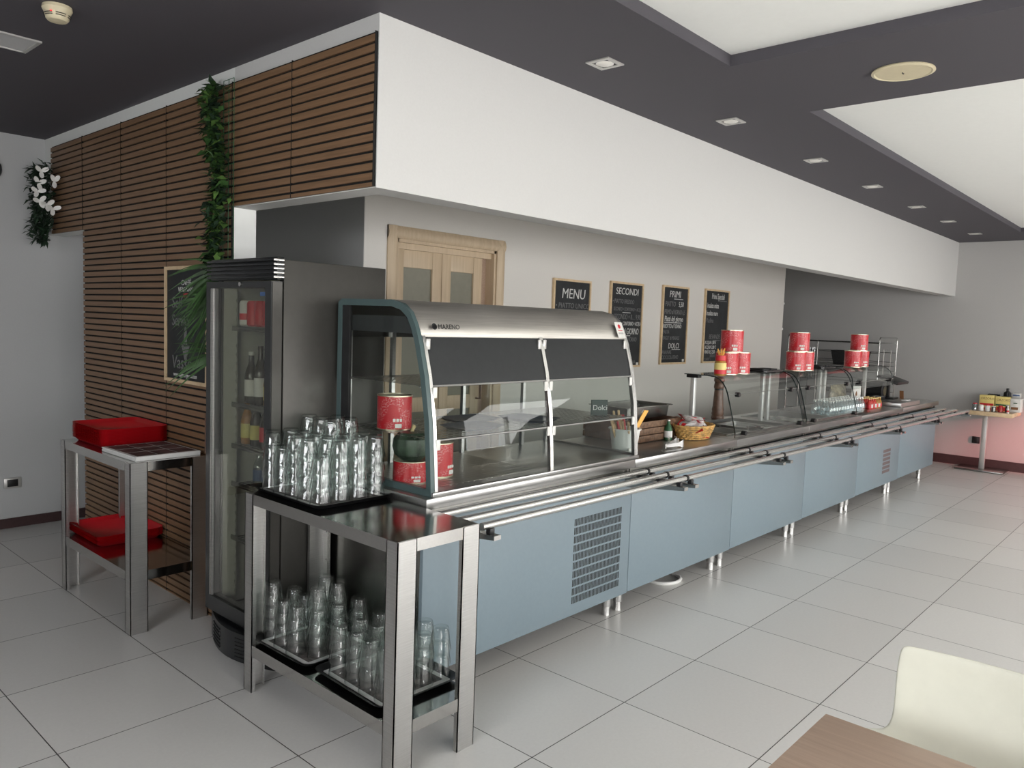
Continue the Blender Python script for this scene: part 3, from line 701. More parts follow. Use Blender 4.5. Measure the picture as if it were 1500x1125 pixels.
# ------------------------------------------------------------------ steel stands
def stand(label, x0, x1, y0, y1, h_, zs):
    t = thing('steel_stand', label, 'stand', ((x0+x1)/2, (y0+y1)/2, 0)); o = ((x0+x1)/2, (y0+y1)/2, 0)
    lw = .085; th = .004
    for (cx_, sx_) in ((x0, 1), (x1, -1)):
        for (cy_, sy_) in ((y0, 1), (y1, -1)):
            mb = MB(); lx = lw
            xa, xb = sorted((cx_, cx_+sx_*lx)); ya, yb = sorted((cy_, cy_+sy_*.06))
            mb.box(xa, xb, min(cy_, cy_+sy_*th), max(cy_, cy_+sy_*th), 0, h_-.002)
            mb.box(min(cx_, cx_+sx_*th), max(cx_, cx_+sx_*th), ya, yb, 0, h_-.002)
            xi = cx_+sx_*lx
            mb.box(min(xi, xi-sx_*th), max(xi, xi-sx_*th), min(cy_, cy_+sy_*.02), max(cy_, cy_+sy_*.02), 0, h_-.002)
            yi = cy_+sy_*.06
            mb.box(min(cx_, cx_+sx_*.02), max(cx_, cx_+sx_*.02), min(yi, yi-sy_*th), max(yi, yi-sy_*th), 0, h_-.002)
            lg = mb.build('leg', M['steel'], t, o, smooth=False)
            hb = MB()
            for k in range(5):
                zz = h_-.1-k*.13
                hb.lathe([(.005, 0), (.005, .0012)], 8, (cx_+sx_*(th), cy_+sy_*.03, zz), axis='x')
            hb.build('hole_row', M['grille_dark'], lg, o)
    def shelf(z, ap, mat, nm):
        mb = MB(); mb.box(x0+.005, x1-.005, y0+.005, y1-.005, z-.004, z)
        mb.box(x0+lw, x1-lw, y0+.001, y0+.005, z-ap, z); mb.box(x0+lw, x1-lw, y1-.005, y1-.001, z-ap, z)
        mb.box(x0+.001, x0+.005, y0+.06, y1-.06, z-ap, z); mb.box(x1-.005, x1-.001, y0+.06, y1-.06, z-ap, z)
        mb.build(nm, mat, t, o, smooth=False)
    shelf(h_, .045, M['steel_mirror'], 'top')
    shelf(zs, .048, M['steel_mirror'], 'lower_shelf')
    return t
stand('brushed steel stand loaded with glass tumblers in front of the fridge', -1.68, -1.292, .215, 1.205, .848, .207)
stand('brushed steel stand holding red trays against the slat wall', -1.80, -1.408, 2.07, 3.005, .850, .310)

def tray(name, label, cx_, cy_, z, wx, wy, hgt, mat, rz=0, group=None, liner=None):
    t = thing(name, label, 'tray', (cx_, cy_, z), rz, group)
    o = roundrect(-wx/2, wx/2, -wy/2, wy/2, .04); i = roundrect(-wx/2+.018, wx/2-.018, -wy/2+.018, wy/2-.018, .03)
    oo = roundrect(-wx/2-.009, wx/2+.009, -wy/2-.009, wy/2+.009, .046); n = len(o)
    mb = MB(); vs = [(a, b_, 0.0) for a, b_ in i]+[(a, b_, hgt-.003) for a, b_ in o]+[(a, b_, hgt) for a, b_ in oo]+[(a, b_, hgt-.003) for a, b_ in [(p[0]*.985, p[1]*.985) for p in o]]+[(a*.985, b_*.985, .003) for a, b_ in i]
    fs = [tuple(range(n))[::-1], tuple(4*n+k for k in range(n))]
    for q in range(4):
        for k in range(n): fs.append((q*n+k, q*n+(k+1) % n, (q+1)*n+(k+1) % n, (q+1)*n+k))
    mb.add(vs, fs); mb.build('body', mat, t, angle=50)
    if liner:
        l = MB(); l.box(-wx/2+.03, wx/2-.03, -wy/2+.03, wy/2-.03, .0035, .0045); l.build('paper_liner', M['liner'], t, smooth=False)
        l = MB(); l.ring_prism([(-wx/2+.024, -wy/2+.024), (wx/2-.024, -wy/2+.024), (wx/2-.024, wy/2-.024), (-wx/2+.024, wy/2-.024)], [(-wx/2+.045, -wy/2+.045), (wx/2-.045, -wy/2+.045), (wx/2-.045, wy/2-.045), (-wx/2+.045, wy/2-.045)], 'z', .0046, .0056); l.build('liner_border', M['paper'], t, smooth=False)
    return t
# red trays
ORDX = ['topmost', 'second from the top', 'third from the top', 'fourth from the top', 'fifth from the top', 'sixth from the top', 'seventh from the top', 'eighth from the top', 'ninth from the top', 'fifth from the bottom', 'fourth from the bottom', 'third from the bottom', 'second from the bottom', 'bottom']
r0 = tray('serving_tray', 'red plastic tray, topmost of the tall stack on the steel stand', -1.583, 2.75, 0, .345, .43, .022, M['red_tray'], group='red trays stacked on top of the stand')
NT = 12
for k in range(NT):
    lv = NT-1-k
    lab = 'red plastic tray, %s of the tall stack on the steel stand' % (ORDX[lv] if lv < 9 else ORDX[lv+2])
    loc = (-1.583+rnd.uniform(-.002, .002), 2.75+rnd.uniform(-.002, .002), .851+k*.0074)
    if k == 0: r0.location = loc; r0['label'] = lab
    else: dup(r0, loc, label=lab)
for k in range(7):
    lv = 6-k
    lab = 'red plastic tray, %s of the low stack on the stand shelf' % (ORDX[lv] if k else 'bottom')
    dup(r0, (-1.585+rnd.uniform(-.003, .003), 2.80+rnd.uniform(-.003, .003), .311+k*.0066), label=lab, group='red trays on the lower shelf')
t = thing('placemat_stack', 'stack of printed paper placemats in front of the red trays', 'placemats', (-1.60, 2.30, .851), R(1.5))
mb = MB()
for k in range(10): mb.box(-.165+rnd.uniform(-.003, .003), .165+rnd.uniform(-.003, .003), -.195, .195+rnd.uniform(-.003, .003), k*.0022, k*.0022+.002)
mb.build('paper_sheets', M['paper'], t, smooth=False)
MB().box(-.15, .15, -.18, .18, .0224, .0230).build('printed_face', M['paper_print'], t, smooth=False)
mb = MB()
for xx in (-.05, .05): mb.box(xx-.0012, xx+.0012, -.18, .18, .0231, .0234)
for yy in (-.06, .06): mb.box(-.15, .15, yy-.0012, yy+.0012, .0231, .0234)
mb.build('white_rules', M['paper'], t, smooth=False)

# black trays and tumblers
tray('serving_tray', 'black tray with printed liner on top of the glass stand', -1.455, .985, .849, .375, .50, .02, M['black'], liner=True)
tray('serving_tray', 'black tray on the glass stand shelf nearer the fridge', -1.478, .985, .208, .355, .385, .02, M['black'], liner=True, rz=R(1))
tray('serving_tray', 'black tray on the glass stand shelf nearer the counter front', -1.455, .535, .208, .375, .43, .02, M['black'], liner=True, rz=R(-2))
GH, GP = .092, .0535
def facet(r, z, q):
    if z < .010 or z > .074: pass
    if .018 < z < .082:
        a = (q % R(36))-R(18); return r*math.cos(R(18))/math.cos(a)*1.012
    return r
mb = MB()
mb.lathe([(.0420, .0), (.0424, .004), (.0416, .016), (.0396, .022), (.0330, .078), (.0315, .087), (.0285, GH), (.001, GH-.0015)], 20, cap=False, fn=facet)
mb.lathe([(.0420, .0), (.0402, .001), (.0388, .018), (.0318, .070), (.0290, .078), (.001, .0795)], 20, cap=False)
g0 = mb.build('tumbler', M['tumbler'], angle=25)
tag(g0, 'x', 'glass', 'tumblers'); gfirst = [True]
def put_glass(x, y, z, tx, ty, rz, label, group):
    if gfirst[0]: o = g0; gfirst[0] = False
    else: o = g0.copy(); COL.objects.link(o)
    o.location = (x, y, z); o.rotation_euler = (tx, ty, rz); o['label'] = label; o['group'] = group
def lv_word(k, n):
    if k == n-1: return 'top'
    if k == 0: return 'bottom'
    return ORD[k]
def stacks(rows, z, tname, group, tilt):
    # rows: from the near end towards the fridge; each a list of (x, y, levels) from the aisle side inwards
    for ri, row in enumerate(rows):
        for ci, (x, y, n) in enumerate(row):
            tx, ty = rnd.uniform(-tilt, tilt), rnd.uniform(-tilt, tilt); rz = rnd.uniform(0, 6)
            for k in range(n):
                d = k*GP
                put_glass(x+d*math.sin(ty), y-d*math.sin(tx), z+d*math.cos(tx)*math.cos(ty), tx, ty, rz,
                          '%s tumbler, %s stack from aisle, %s row from counter, %s' % (lv_word(k, n), ORD[ci], ORD[ri], tname), group)
def gridrow(x0, y, ns, dx=.082, jit=.004):
    return [(x0+dx*i+rnd.uniform(-jit, jit), y+rnd.uniform(-jit, jit), n) for i, n in enumerate(ns)]
rowsU = [gridrow(-1.588, .800, [3, 4, 4, 4], .088, .0008), gridrow(-1.588, .888, [4, 4, 4, 4], .088, .0008), gridrow(-1.588, .976, [4, 4, 5, 5], .088, .0008), gridrow(-1.588, 1.064, [3, 4, 5, 5], .088, .0008), gridrow(-1.588, 1.152, [4, 4, 5], .088, .0008)]
stacks(rowsU, .8551, 'top tray', 'tumblers on the top tray', R(.15))
rowsA = [gridrow(-1.55, .855, [3, 3, 3], .098, .003), gridrow(-1.595, .948, [3, 4, 4], .1, .003), gridrow(-1.59, 1.041, [3, 3, 4], .1, .003), gridrow(-1.585, 1.133, [4, 3], .1, .003)]
stacks(rowsA, .2141, 'shelf tray by fridge', 'tumblers on the shelf tray by the fridge', R(.6))
rowsB = [gridrow(-1.580, .385, [3, 3, 3, 3], .0885, .0008), gridrow(-1.582, .476, [3, 3, 3, 3], .0885, .0008), gridrow(-1.575, .570, [3, 3, 3], .096, .003), gridrow(-1.58, .664, [3, 3, 3], .096, .003)]
stacks(rowsB, .2141, 'shelf tray by counter', 'tumblers on the shelf tray by the counter', R(.4))

# ------------------------------------------------------------------ serving counter
CY0, CY1 = .54, 1.200
ZT = .878
BX = [-1.28, .212, 1.412, 2.612, 3.80, 5.02, 6.32]
LEGX = [(-1.2, .17), (.28, 1.36), (1.48, 2.56), (2.68, 3.765), (3.88, 4.985), (5.09, 6.19)]
unit_l = ['below the heated display case, with a large vent', 'between the display case and the first glass guard', 'under the first glass guard', 'under the second glass guard', 'under the third glass guard, with a small vent', 'at the far end below the till']
for k in range(6):
    x0, x1 = BX[k], BX[k+1]; o = ((x0+x1)/2, .9, 0)
    t = thing('serving_counter', 'blue grey fronted steel counter unit '+unit_l[k], 'counter', o)
    g = .0024; zb = .14+.004*k
    zt = ZT-.005*(x0+1.28)*.0
    MB().rbox(x0+g, x1-g, CY0, CY0+.02, zb, .80, .002).build('front_panel', M['blue_panel'], t, o)
    mb = MB(); mb.box(x0+g+.003, x0+.02, CY0+.021, CY1, zb, .828); mb.box(x1-.02, x1-g-.003, CY0+.021, CY1, zb, .828); mb.box(x0+.02, x1-.02, CY0+.021, CY1, zb, zb+.02); mb.box(x0+.02, x1-.02, CY1-.02, CY1, zb+.02, .828); mb.box(x0+.02, x1-.02, CY0+.03, CY0+.045, .78, .828)
    mb.build('carcass', M['steel_dark'], t, o, smooth=False)
    # worktop, with a well in the two guard units
    mb = MB()
    if k in (2, 3):
        ya, yb, xa, xb = .66, 1.12, x0+.10, x1-(.10 if k == 2 else .38)
        mb.box(x0+.0005, x1-.0005, CY0-.015, ya, .832, ZT); mb.box(x0+.0005, x1-.0005, yb, CY1+.01, .832, ZT); mb.box(x0+.0005, xa, ya, yb, .832, ZT); mb.box(xb, x1-.0005, ya, yb, .832, ZT)
        wl = MB(); wl.box(xa-.002, xb+.002, ya-.002, yb+.002, .70, .705); wl.box(xa-.006, xa, ya, yb, .70, .831); wl.box(xb, xb+.006, ya, yb, .70, .831); wl.box(xa, xb, ya-.006, ya, .70, .831); wl.box(xa, xb, yb, yb+.006, .70, .831)
        wl.build('well', M['steel_dark'], t, o, smooth=False)
        rim = MB(); rim.ring_prism([(xa-.012, ya-.012), (xb+.012, ya-.012), (xb+.012, yb+.012), (xa-.012, yb+.012)], [(xa+.004, ya+.004), (xb-.004, ya+.004), (xb-.004, yb-.004), (xa+.004, yb-.004)], 'z', ZT+.0003, ZT+.006); rim.build('well_rim', M['steel'], t, o, smooth=False)
    else:
        mb.rbox(x0+.0005, x1-.0005, CY0-.015, CY1+.01, .832, ZT, .005)
    mb.build('worktop', M['steel_long'], t, o)
    if k in (1, 2, 3, 4):
        MB().box(x1-.004, x1+.001-.0015, CY0-.0165, CY0-.0152, .836, .872).build('joint_strip', M['steel'], t, o)
    for lx in LEGX[k]:
        for ly in (.645, 1.17):
            lg = MB().lathe([(.0255, .05), (.0255, zb)], 18, (lx, ly, 0)).build('leg', M['steel'], t, o)
            MB().lathe([(.024, 0), (.0225, .012), (.0215, .05)], 18, (lx, ly, 0)).build('foot', M['tube'], lg, o)
    if k == 0:
        # punched vent: dark slots in rows
        xa, xb, za, zb_ = -.285, .128, .20, .64
        MB().box(xa, xb, CY0+.003, CY0+.0045, za, zb_)
        vm = MB(); nr, nc = 10, 34
        for r_i in range(nr):
            z0 = za+(zb_-za)*r_i/nr
            for c_i in range(nc):
                xx = xa+(xb-xa)*c_i/nc; vm.box(xx, xx+.0062, CY0-.0012, CY0+.0005, z0, z0+.0345)
        vm.build('vent_grille', M['grille_dark'], t, o, smooth=False)
    if k == 4:
        vm = MB()
        for r_i in range(6): vm.box(4.52, 4.74, CY0-.0012, CY0+.0005, .27+r_i*.04, .27+r_i*.04+.027)
        vm.build('vent_grille', plain('vent_mauve', (0.14, 0.10, 0.10), .6), t, o, smooth=False)
# tray rails
RY = [(.22, .832), (.335, .832), (.452, .832)]
def rz_(x): return -.0045*(x+1.28)
rx = [-1.285, .212, 1.412, 2.612, 3.80, 5.02, 6.28]
for k in range(6):
    x0, x1 = rx[k], rx[k+1]; o = ((x0+x1)/2, .5, .8)
    t = thing('tray_rail', 'three tube steel tray rail along the counter unit '+['in front of the heated display case', 'before the bucket and wicker basket', 'before the first glass guard', 'before the second glass guard', 'before the third glass guard', 'at the far end before the till'][k], 'tray rail', o)
    for (y, z) in RY:
        MB().tube([(x0+.006, y, z+rz_(x0)), (x1-.006, y, z+rz_(x1))], .0145, 16).build('rail_tube', M['tube'], t, o)
    for bx_ in (x0+.055, x1-.055):
        zz = .797+rz_(bx_)
        mb = MB(); mb.prism([(.185, zz), (.185, zz-.016), (CY0-.001, zz-.055), (CY0-.001, zz)], 'x', bx_-.018, bx_+.018)
        br = mb.build('bracket', M['steel_dark'], t, o, smooth=False)
        MB().box(bx_-.0185, bx_+.0185, .182, .1845, zz-.0165, zz+.0005).build('bracket_tip', M['steel_mirror'], br, o)
        for (y, z) in RY:
            MB().rbox(bx_-.012, bx_+.012, y-.012, y+.012, zz+.0002, zz+.022, .002).build('saddle', M['black'], br, o)
    if k:
        for (y, z) in RY: MB().tube([(x0-.005, y, z+rz_(x0)), (x0+.009, y, z+rz_(x0))], .0175, 16).build('sleeve', M['black'], t, o)
# drain hose
t = thing('drain_hose', 'white hose looping on the floor under the counter', 'hose', (.93, .72, 0))
pts = []
for k in range(17):
    a = math.pi*(.0+k/16); pts.append((.12*math.cos(a), -.10*math.sin(a)+.02, .011))
pts += [(-.13, .2, .012), (-.13, .3, .05), (-.13, .32, .125)]
MB().tube(pts, .011, 8).build('hose', M['white_plastic'], t)

# ------------------------------------------------------------------ display case
o = (-.49, .88, ZT)
t = thing('display_case', 'heated glass display case with curved steel hood on the counter', 'display case', o)
PRO = [(.545, .8785), (.552, .985), (.568, 1.18), (.60, 1.36), (.64, 1.50), (.668, 1.568), (.70, 1.618), (.75, 1.652), (.82, 1.668), (1.17, 1.669), (1.195, 1.655), (1.198, .8785)]
def inset(poly, d):
    n = len(poly); out_ = []
    for i in range(n):
        a, b_, c = Vector(poly[i-1]), Vector(poly[i]), Vector(poly[(i+1) % n])
        d1 = (b_-a).normalized(); d2 = (c-b_).normalized(); n1 = Vector((-d1.y, d1.x)); n2 = Vector((-d2.y, d2.x))
        q = (n1+n2); q = q/max(.25, q.length_squared)*2 if q.length > .1 else n1
        out_.append(tuple(b_-q*d))
    return out_
IN = inset(PRO, .028)
for xx, mt, nm in ((-1.24, 'frame_green', 'end_frame'), (.243, 'steel', 'end_frame')):
    ef = MB().ring_prism(PRO, IN, 'x', xx, xx+.02).build(nm, M[mt], t, o)
    zz = [p for p in IN]
    MB().prism(inset(PRO, .022), 'x', xx+.008, xx+.012).build('side_pane', M['glass'], ef, o)
# hood sheet
hp = [p for p in PRO if p[1] > 1.49]
hood = MB(); pr = [(a, b_) for a, b_ in hp[:-1]]
pr = [(.648, 1.522)]+[p for p in hp if p[1] > 1.55 and p[0] < 1.18]+[(1.19, 1.655)]
inner = [(a+.004 if a < .8 else a, b_-.006) for a, b_ in pr]
n = len(pr); vs = []
for xx in (-1.219, .242):
    vs += [(xx, a, b_) for a, b_ in pr]+[(xx, a, b_) for a, b_ in inner]
fs = [(k, k+1, 2*n+k+1, 2*n+k) for k in range(n-1)]+[(n+k+1, n+k, 3*n+k, 3*n+k+1) for k in range(n-1)]+[(0, 2*n, 3*n, n), (n-1, 2*n-1, 4*n-1, 3*n-1)]
hood.add(vs, fs); hd = hood.build('hood', M['steel_hood'], t, o, angle=60)
MB().box(-1.218, .241, 1.165, 1.175, 1.50, 1.655).build('hood_back', M['steel_dark'], hd, o)
bk = MB(); bk.prism([(1.14, 1.53), (.68, 1.53), (.70, 1.56), (.76, 1.60), (1.14, 1.60)], 'x', -1.217, -1.205); bk.build('hood_cheek', M['flap'], hd, o)
MB().box(-1.05, .1, .74, .98, 1.535, 1.565).build('lamp_housing', M['black_matt'], hd, o)
# maker badge
text('maker_badge', 'MARENO', .030, M['black_matt'], t, (-1.150+.49+.022, .6505-.88, 1.552-ZT), rot=(R(70), 0, 0), shear=.1)
MB().lathe([(.014, -.0005), (.014, .0008), (.010, .0008), (.010, -.0005)], 20, axis='y').build('maker_ring', M['black_matt'], t)
t.children[-1].location = (-1.150+.49, .6505-.88, 1.562-ZT); t.children[-1].rotation_euler = (R(-20), 0, 0)
# sticker
st = MB().box(-.034, .034, -.0006, .0006, -.045, .045).build('sticker', M['label_white'], t); st.location = (.19+.49, .652-.88-.003, 1.568-ZT); st.rotation_euler = (R(-23), 0, 0)
MB().lathe([(.012, -.0012), (.012, .0)], 14, (0, 0, .02), axis='y').build('emblem', M['red'], st)
MB().box(-.02, .02, -.0012, 0, -.006, -.002).build('print_line', M['red'], st)
MB().box(-.022, .022, -.0012, 0, -.024, -.014).build('grey_print', M['end_wall'], st)
# front mullion and bright front uprights
def upright(xc, wd):
    fr = [p for p in PRO if p[0] < .66 and p[1] < 1.53]+[(.648, 1.524)]
    bkp = [(a+.016, b_) for a, b_ in fr]
    mb = MB(); mb.prism([(a-.003, b_) for a, b_ in fr]+bkp[::-1], 'x', xc-wd/2, xc+wd/2); mb.build('upright', M['tube'], t, o)
upright(-1.212, .016); upright(-.475, .022); upright(.236, .016)
# panes and flaps
def yf(z):
    for (a, b_) in zip(PRO[:-1], PRO[1:]):
        if a[1] <= z <= b_[1]: return a[0]+(b_[0]-a[0])*(z-a[1])/(b_[1]-a[1])
def sheet(name, x0, x1, z0, z1, mt, dy=.003, th=.005, n=5):
    zs_ = [z0+(z1-z0)*k/n for k in range(n+1)]
    poly = [(yf(z)+dy, z) for z in zs_]+[(yf(z)+dy+th, z) for z in zs_[::-1]]
    return MB().prism(poly, 'x', x0, x1).build(name, mt, t, o)
for (a, b_) in ((-1.203, -.487), (-.463, .227)):
    sheet('flap', a, b_, 1.325, 1.518, M['flap'])
    sheet('middle_pane', a, b_, 1.105, 1.320, M['glass']); sheet('lower_pane', a, b_, .897, 1.100, M['glass'])
    for zz in (1.321, 1.102): MB().tube([(a, yf(zz)+.003, zz), (b_, yf(zz)+.003, zz)], .0045, 8).build('pane_edge', M['steel'], t, o)
    for xx in (a+.006, b_-.006):
        for zz in (1.49, 1.295, 1.085):
            MB().rbox(xx-.011, xx+.011, yf(zz)-.006, yf(zz)+.002, zz-.022, zz+.022, .002).build('clip', M['label_white'] if zz < 1.4 else M['lampbody'], t, o)
# base tray and perforated shelves
MB().rbox(-1.238, .262, .535, 1.20, .8787, .8965, .004).build('base', M['steel_long'], t, o)
MB().box(-1.19, -.50, .60, 1.15, .8975, .8985).build('base_plate', M['perforated'], t, o)
for zz, d0 in ((1.10, .60), (1.318, .66)):
    mb = MB(); mb.box(-1.215, .24, d0, 1.15, zz-.001, zz); sh = mb.build('shelf', M['perforated'], t, o)
    mb = MB(); mb.tube([(-1.215, d0, zz-.004), (.24, d0, zz-.004)], .005, 8); mb.tube([(-1.215, 1.15, zz-.004), (.24, 1.15, zz-.004)], .005, 8); mb.build('shelf_edge', M['steel'], sh, o)
for xx in (-1.20, -.95, -.475, .0, .22): MB().box(xx-.010, xx+.010, 1.15, 1.17, .8970, 1.60).build('rear_post', M['steel'], t, o)
MB().box(-.465, .235, 1.172, 1.178, .8970, 1.50).build('rear_pane', M['glass'], t, o)
MB().box(-1.236, -1.222, 1.115, 1.196, .90, 1.64).build('rear_blind', M['black_matt'], t, o)

# tins
def tin(label, loc, rz, group):
    t = thing('tomato_tin', label, 'tin', loc, rz, group)
    r_t = .0775
    MB().lathe([(r_t-.001, .005), (r_t-.001, .147)], 36, cap=False).build('paper_label', M['tin_label'], t)
    MB().lathe([(r_t-.004, .002), (r_t+.0015, 0), (r_t+.0015, .005), (r_t-.002, .006), (r_t-.002, .146), (r_t+.0015, .147), (r_t+.0015, .152), (r_t-.003, .152), (r_t-.004, .148), (.001, .148)], 36, cap=False).build('tin_body', M['tin'], t)
    for (dx, wd) in ((-.012, .011), (.003, .011), (.018, .009)): MB().box(dx, dx+wd, -r_t-.0006, -r_t+.004, .040, .052).build('mark', M['label_white'], t)
    MB().box(-.002, .026, -r_t-.0006, -r_t+.004, .012, .030).build('bar_patch', M['label_white'], t)
    return t
tin0 = tin('red tomato tin standing on the display case middle shelf', (-1.112, .94, 1.1012), R(-35), 'tomato tins')
def tn(label, x, y, z, rz, group, tilt=(0, 0)):
    d = dup(tin0, (x, y, z), (tilt[0], tilt[1], R(rz)), label, group); return d
tn('short red tomato tin under the pumpkin inside the display case', -1.150, .775, .8990, -30, 'tomato tins').scale = (1, 1, .60)
tn('red tomato tin beside the pumpkin on the display case floor', -.985, .80, .8990, 10, 'tomato tins')
GZ = 1.2835
tn('lower red tin of the first pyramid, beside the sauce jar', 1.665, .76, GZ, -60, 'first tin pyramid')
tn('lower red tin of the first pyramid, away from the sauce jar', 1.850, .76, GZ, -50, 'first tin pyramid')
tn('upper red tin of the first pyramid, nearest the display case', 1.735, .765, GZ+.1527, -55, 'first tin pyramid')
tn('lower front red tin of the second pyramid', 2.79, .735, GZ, -60, 'second tin pyramid')
tn('lower rear red tin of the second pyramid', 2.965, .74, GZ, -45, 'second tin pyramid')
tn('upper red tin of the second pyramid on the glass guard', 2.86, .745, GZ+.1527, -58, 'second tin pyramid')
tn('lower front red tin of the third pyramid', 4.17, .76, GZ, -55, 'third tin pyramid')
tn('lower rear red tin of the third pyramid', 4.375, .765, GZ, -40, 'third tin pyramid')
tn('upper red tin of the third pyramid near the wire rack', 4.32, .765, GZ+.1527, -50, 'third tin pyramid')
# pumpkin
t = thing('pumpkin', 'dark green pumpkin resting on a red tin in the display case', 'pumpkin', (-1.150, .775, .9906)).scale = (1, 1, 1.28)
t = bpy.data.objects['pumpkin']
def rib(r, z, q): return r*(1-.045*abs(math.sin(q*5)))
MB().lathe([(.012, .006), (.045, .0), (.072, .018), (.082, .045), (.078, .072), (.056, .092), (.022, .096), (.008, .090)], 60, fn=rib).build('body', M['pumpkin'], t)
MB().tube([(0, 0, .088), (.003, -.002, .102), (.010, -.004, .114)], [.010, .007, .009], 8).build('stalk', M['stalk'], t)
# dark trays on the middle shelf
for k, (xc, yc, rz, nm) in enumerate(((-.80, .76, 4, 'dark shallow tray on the case shelf beside the red tin'), (-.62, .96, -6, 'dark shallow tray at the back of the case shelf'))):
    tray('baking_tray', nm, xc, yc, 1.1012+.0*k, .26, .19, .014, M['grey_cloth'], R(rz))
tray('baking_tray', 'dark shallow tray on the case shelf against the middle upright', -.36, .80, 1.1012, .20, .26, .016, M['grey_cloth'], R(8))
# sign
t = thing('price_sign', 'small dark green card reading Dolci on the case shelf', 'sign', (.130, .72, 1.1012), R(-30))
MB().box(-.048, .048, -.003, .003, 0, .085).build('card', M['sign_card'], t); text('lettering', 'Dolci', .040, M['chalk'], t, (-.040, -.0036, .03), ext=.0003)
MB().prism([(0, 0), (.05, 0), (.002, .04)], 'x', -.01, .01).build('foot', M['frame_green'], t)
# cutting board like steel pans in the case
def pan(name, label, cx_, cy_, z, wx, wy, hgt, mat, rz=0):
    t = thing(name, label, 'pan', (cx_, cy_, z), rz); mb = MB()
    o = roundrect(-wx/2, wx/2, -wy/2, wy/2, .03); i = roundrect(-wx/2+.02, wx/2-.02, -wy/2+.02, wy/2-.02, .025); n = len(o)
    vs = [(a*.96, b_*.96, 0) for a, b_ in i]+[(a, b_, hgt-.003) for a, b_ in i]+[(a, b_, hgt-.003) for a, b_ in o]+[(a, b_, hgt) for a, b_ in o]+[(a*.99, b_*.99, hgt) for a, b_ in i]+[(a*.945, b_*.945, .003) for a, b_ in i]
    fs = [tuple(range(n))[::-1], tuple(5*n+k for k in range(n))]
    for q in range(5):
        for k in range(n): fs.append((q*n+k, q*n+(k+1) % n, (q+1)*n+(k+1) % n, (q+1)*n+k))
    mb.add(vs, fs); mb.build('body', mat, t, angle=50)
    return t

# ------------------------------------------------------------------ things on the second unit
ZW = ZT+.0006
# white bucket with breadsticks
t = thing('breadstick_bucket', 'white plastic bucket of wrapped breadsticks beside the display case', 'bucket', (.345, .69, ZW)); t.scale = (1.22, 1.22, 1.12)
MB().lathe([(.052, 0), (.055, .003), (.070, .120), (.076, .121), (.076, .126), (.067, .126), (.053, .006), (.001, .005)], 28, cap=False).build('body', M['white_plastic'], t)
MB().box(-.056, -.03, -.062, -.054, .02, .035).build('clip', M['label_white'], t)
for k in range(20):
    a = rnd.uniform(0, 6.28); rr = rnd.uniform(0, .045); x, y = .345+rr*math.cos(a), .685+rr*math.sin(a)
    d = Vector((-.35+rnd.uniform(-.25, .25), rnd.uniform(-.2, .25), 1)).normalized(); L = rnd.uniform(.19, .235)
    p0 = Vector((x, y, ZW+.012)); p1 = p0+d*L
    mb = MB(); sd = d.cross(Vector((0, 1, 0))).normalized()
    mb.tube([p0, p0+d*L*.5, p1], [.0075, .008, .0065], 7)
    ob = mb.build('breadstick_pack', M['bread'] if k % 4 else M['red'])
    tag(ob, 'wrapped breadstick pack standing in the white bucket by the case', 'breadsticks', 'breadstick packs in the white bucket')
t = thing('gift_tag', 'orange card tag sticking out of the white bucket', 'tag', (.418, .655, ZW+.1415))
MB().prism([(-.03, .0), (.015, .0), (.105, .09), (.062, .095)], 'y', -.002, .002).build('card', M['orange'], t)
MB().tube([(.075, 0, .088), (.06, .004, .096), (.045, .004, .085), (.05, .002, .07)], .0012, 5).build('string', M['paper'], t)
# steel pan on a wooden crate
t = thing('wooden_crate', 'dark wooden crate under the steel pan behind the bucket', 'crate', (.93, 1.02, ZW))
mb = MB()
for k in range(3):
    MB().rbox(-.27, .27, -.20, -.188, .005+k*.043, .043+k*.043, .002).build('side_slat', M['dark_wicker'], t); MB().rbox(-.27, .27, .188, .20, .005+k*.043, .043+k*.043, .002).build('side_slat', M['dark_wicker'], t)
mb = MB()
for sx_ in (-.27, .258): mb.rbox(sx_, sx_+.012, -.187, .187, .005, .129, .002)
mb.build('end_board', M['brownwood'], t)
MB().rbox(-.257, .257, -.187, .187, .0, .010, .002).build('bottom', M['brownwood'], t)
for sx_ in (-.255, .235): MB().rbox(sx_, sx_+.02, -.186, -.166, .011, .135, .002).build('corner_post', M['brownwood'], t)
pan('steel_pan', 'deep steel pan resting on the wooden crate by the case', .93, 1.04, ZW+.1355, .53, .325, .075, M['steel_dark'])
# wicker basket
t = thing('bread_basket', 'woven wicker basket of wrapped bread at the counter front', 'basket', (1.215, .74, ZW))
nb = 44
for k in range(6):
    mb = MB(); z = .008+k*.0135; r_b = .098+.035*(z/.08)
    pts = [((1.22*r_b+.0035*(1 if (j+k) % 2 else -1))*math.cos(2*math.pi*j/nb), (r_b*.85+.0035*(1 if (j+k) % 2 else -1))*math.sin(2*math.pi*j/nb), z) for j in range(nb)]
    mb.tube(pts, .0062, 6, closed=True); mb.build('wicker_strand', M['wicker'], t)
mb = MB()
for j in range(0, nb, 2):
    a = 2*math.pi*(j+.5)/nb; mb.tube([(1.22*.098*math.cos(a), .098*.85*math.sin(a), .004), (1.22*.134*math.cos(a), .134*.85*math.sin(a), .084)], .0035, 5)
mb.build('stake', M['wicker'], t)
MB().lathe([(.001, .001), (.10, .001), (.10, .006), (.001, .006)], 30, fn=lambda r, z, q: r*(1.2*.85)/math.sqrt((.85*math.cos(q))**2+(1.2*math.sin(q))**2)*1.0).build('bottom', M['dark_wicker'], t)
mb = MB(); mb.tube([(1.22*.136*math.cos(2*math.pi*j/40), .136*.85*math.sin(2*math.pi*j/40), .087+.002*math.sin(j*2.6)) for j in range(40)], .008, 7, closed=True); mb.build('rim', M['wicker'], t)
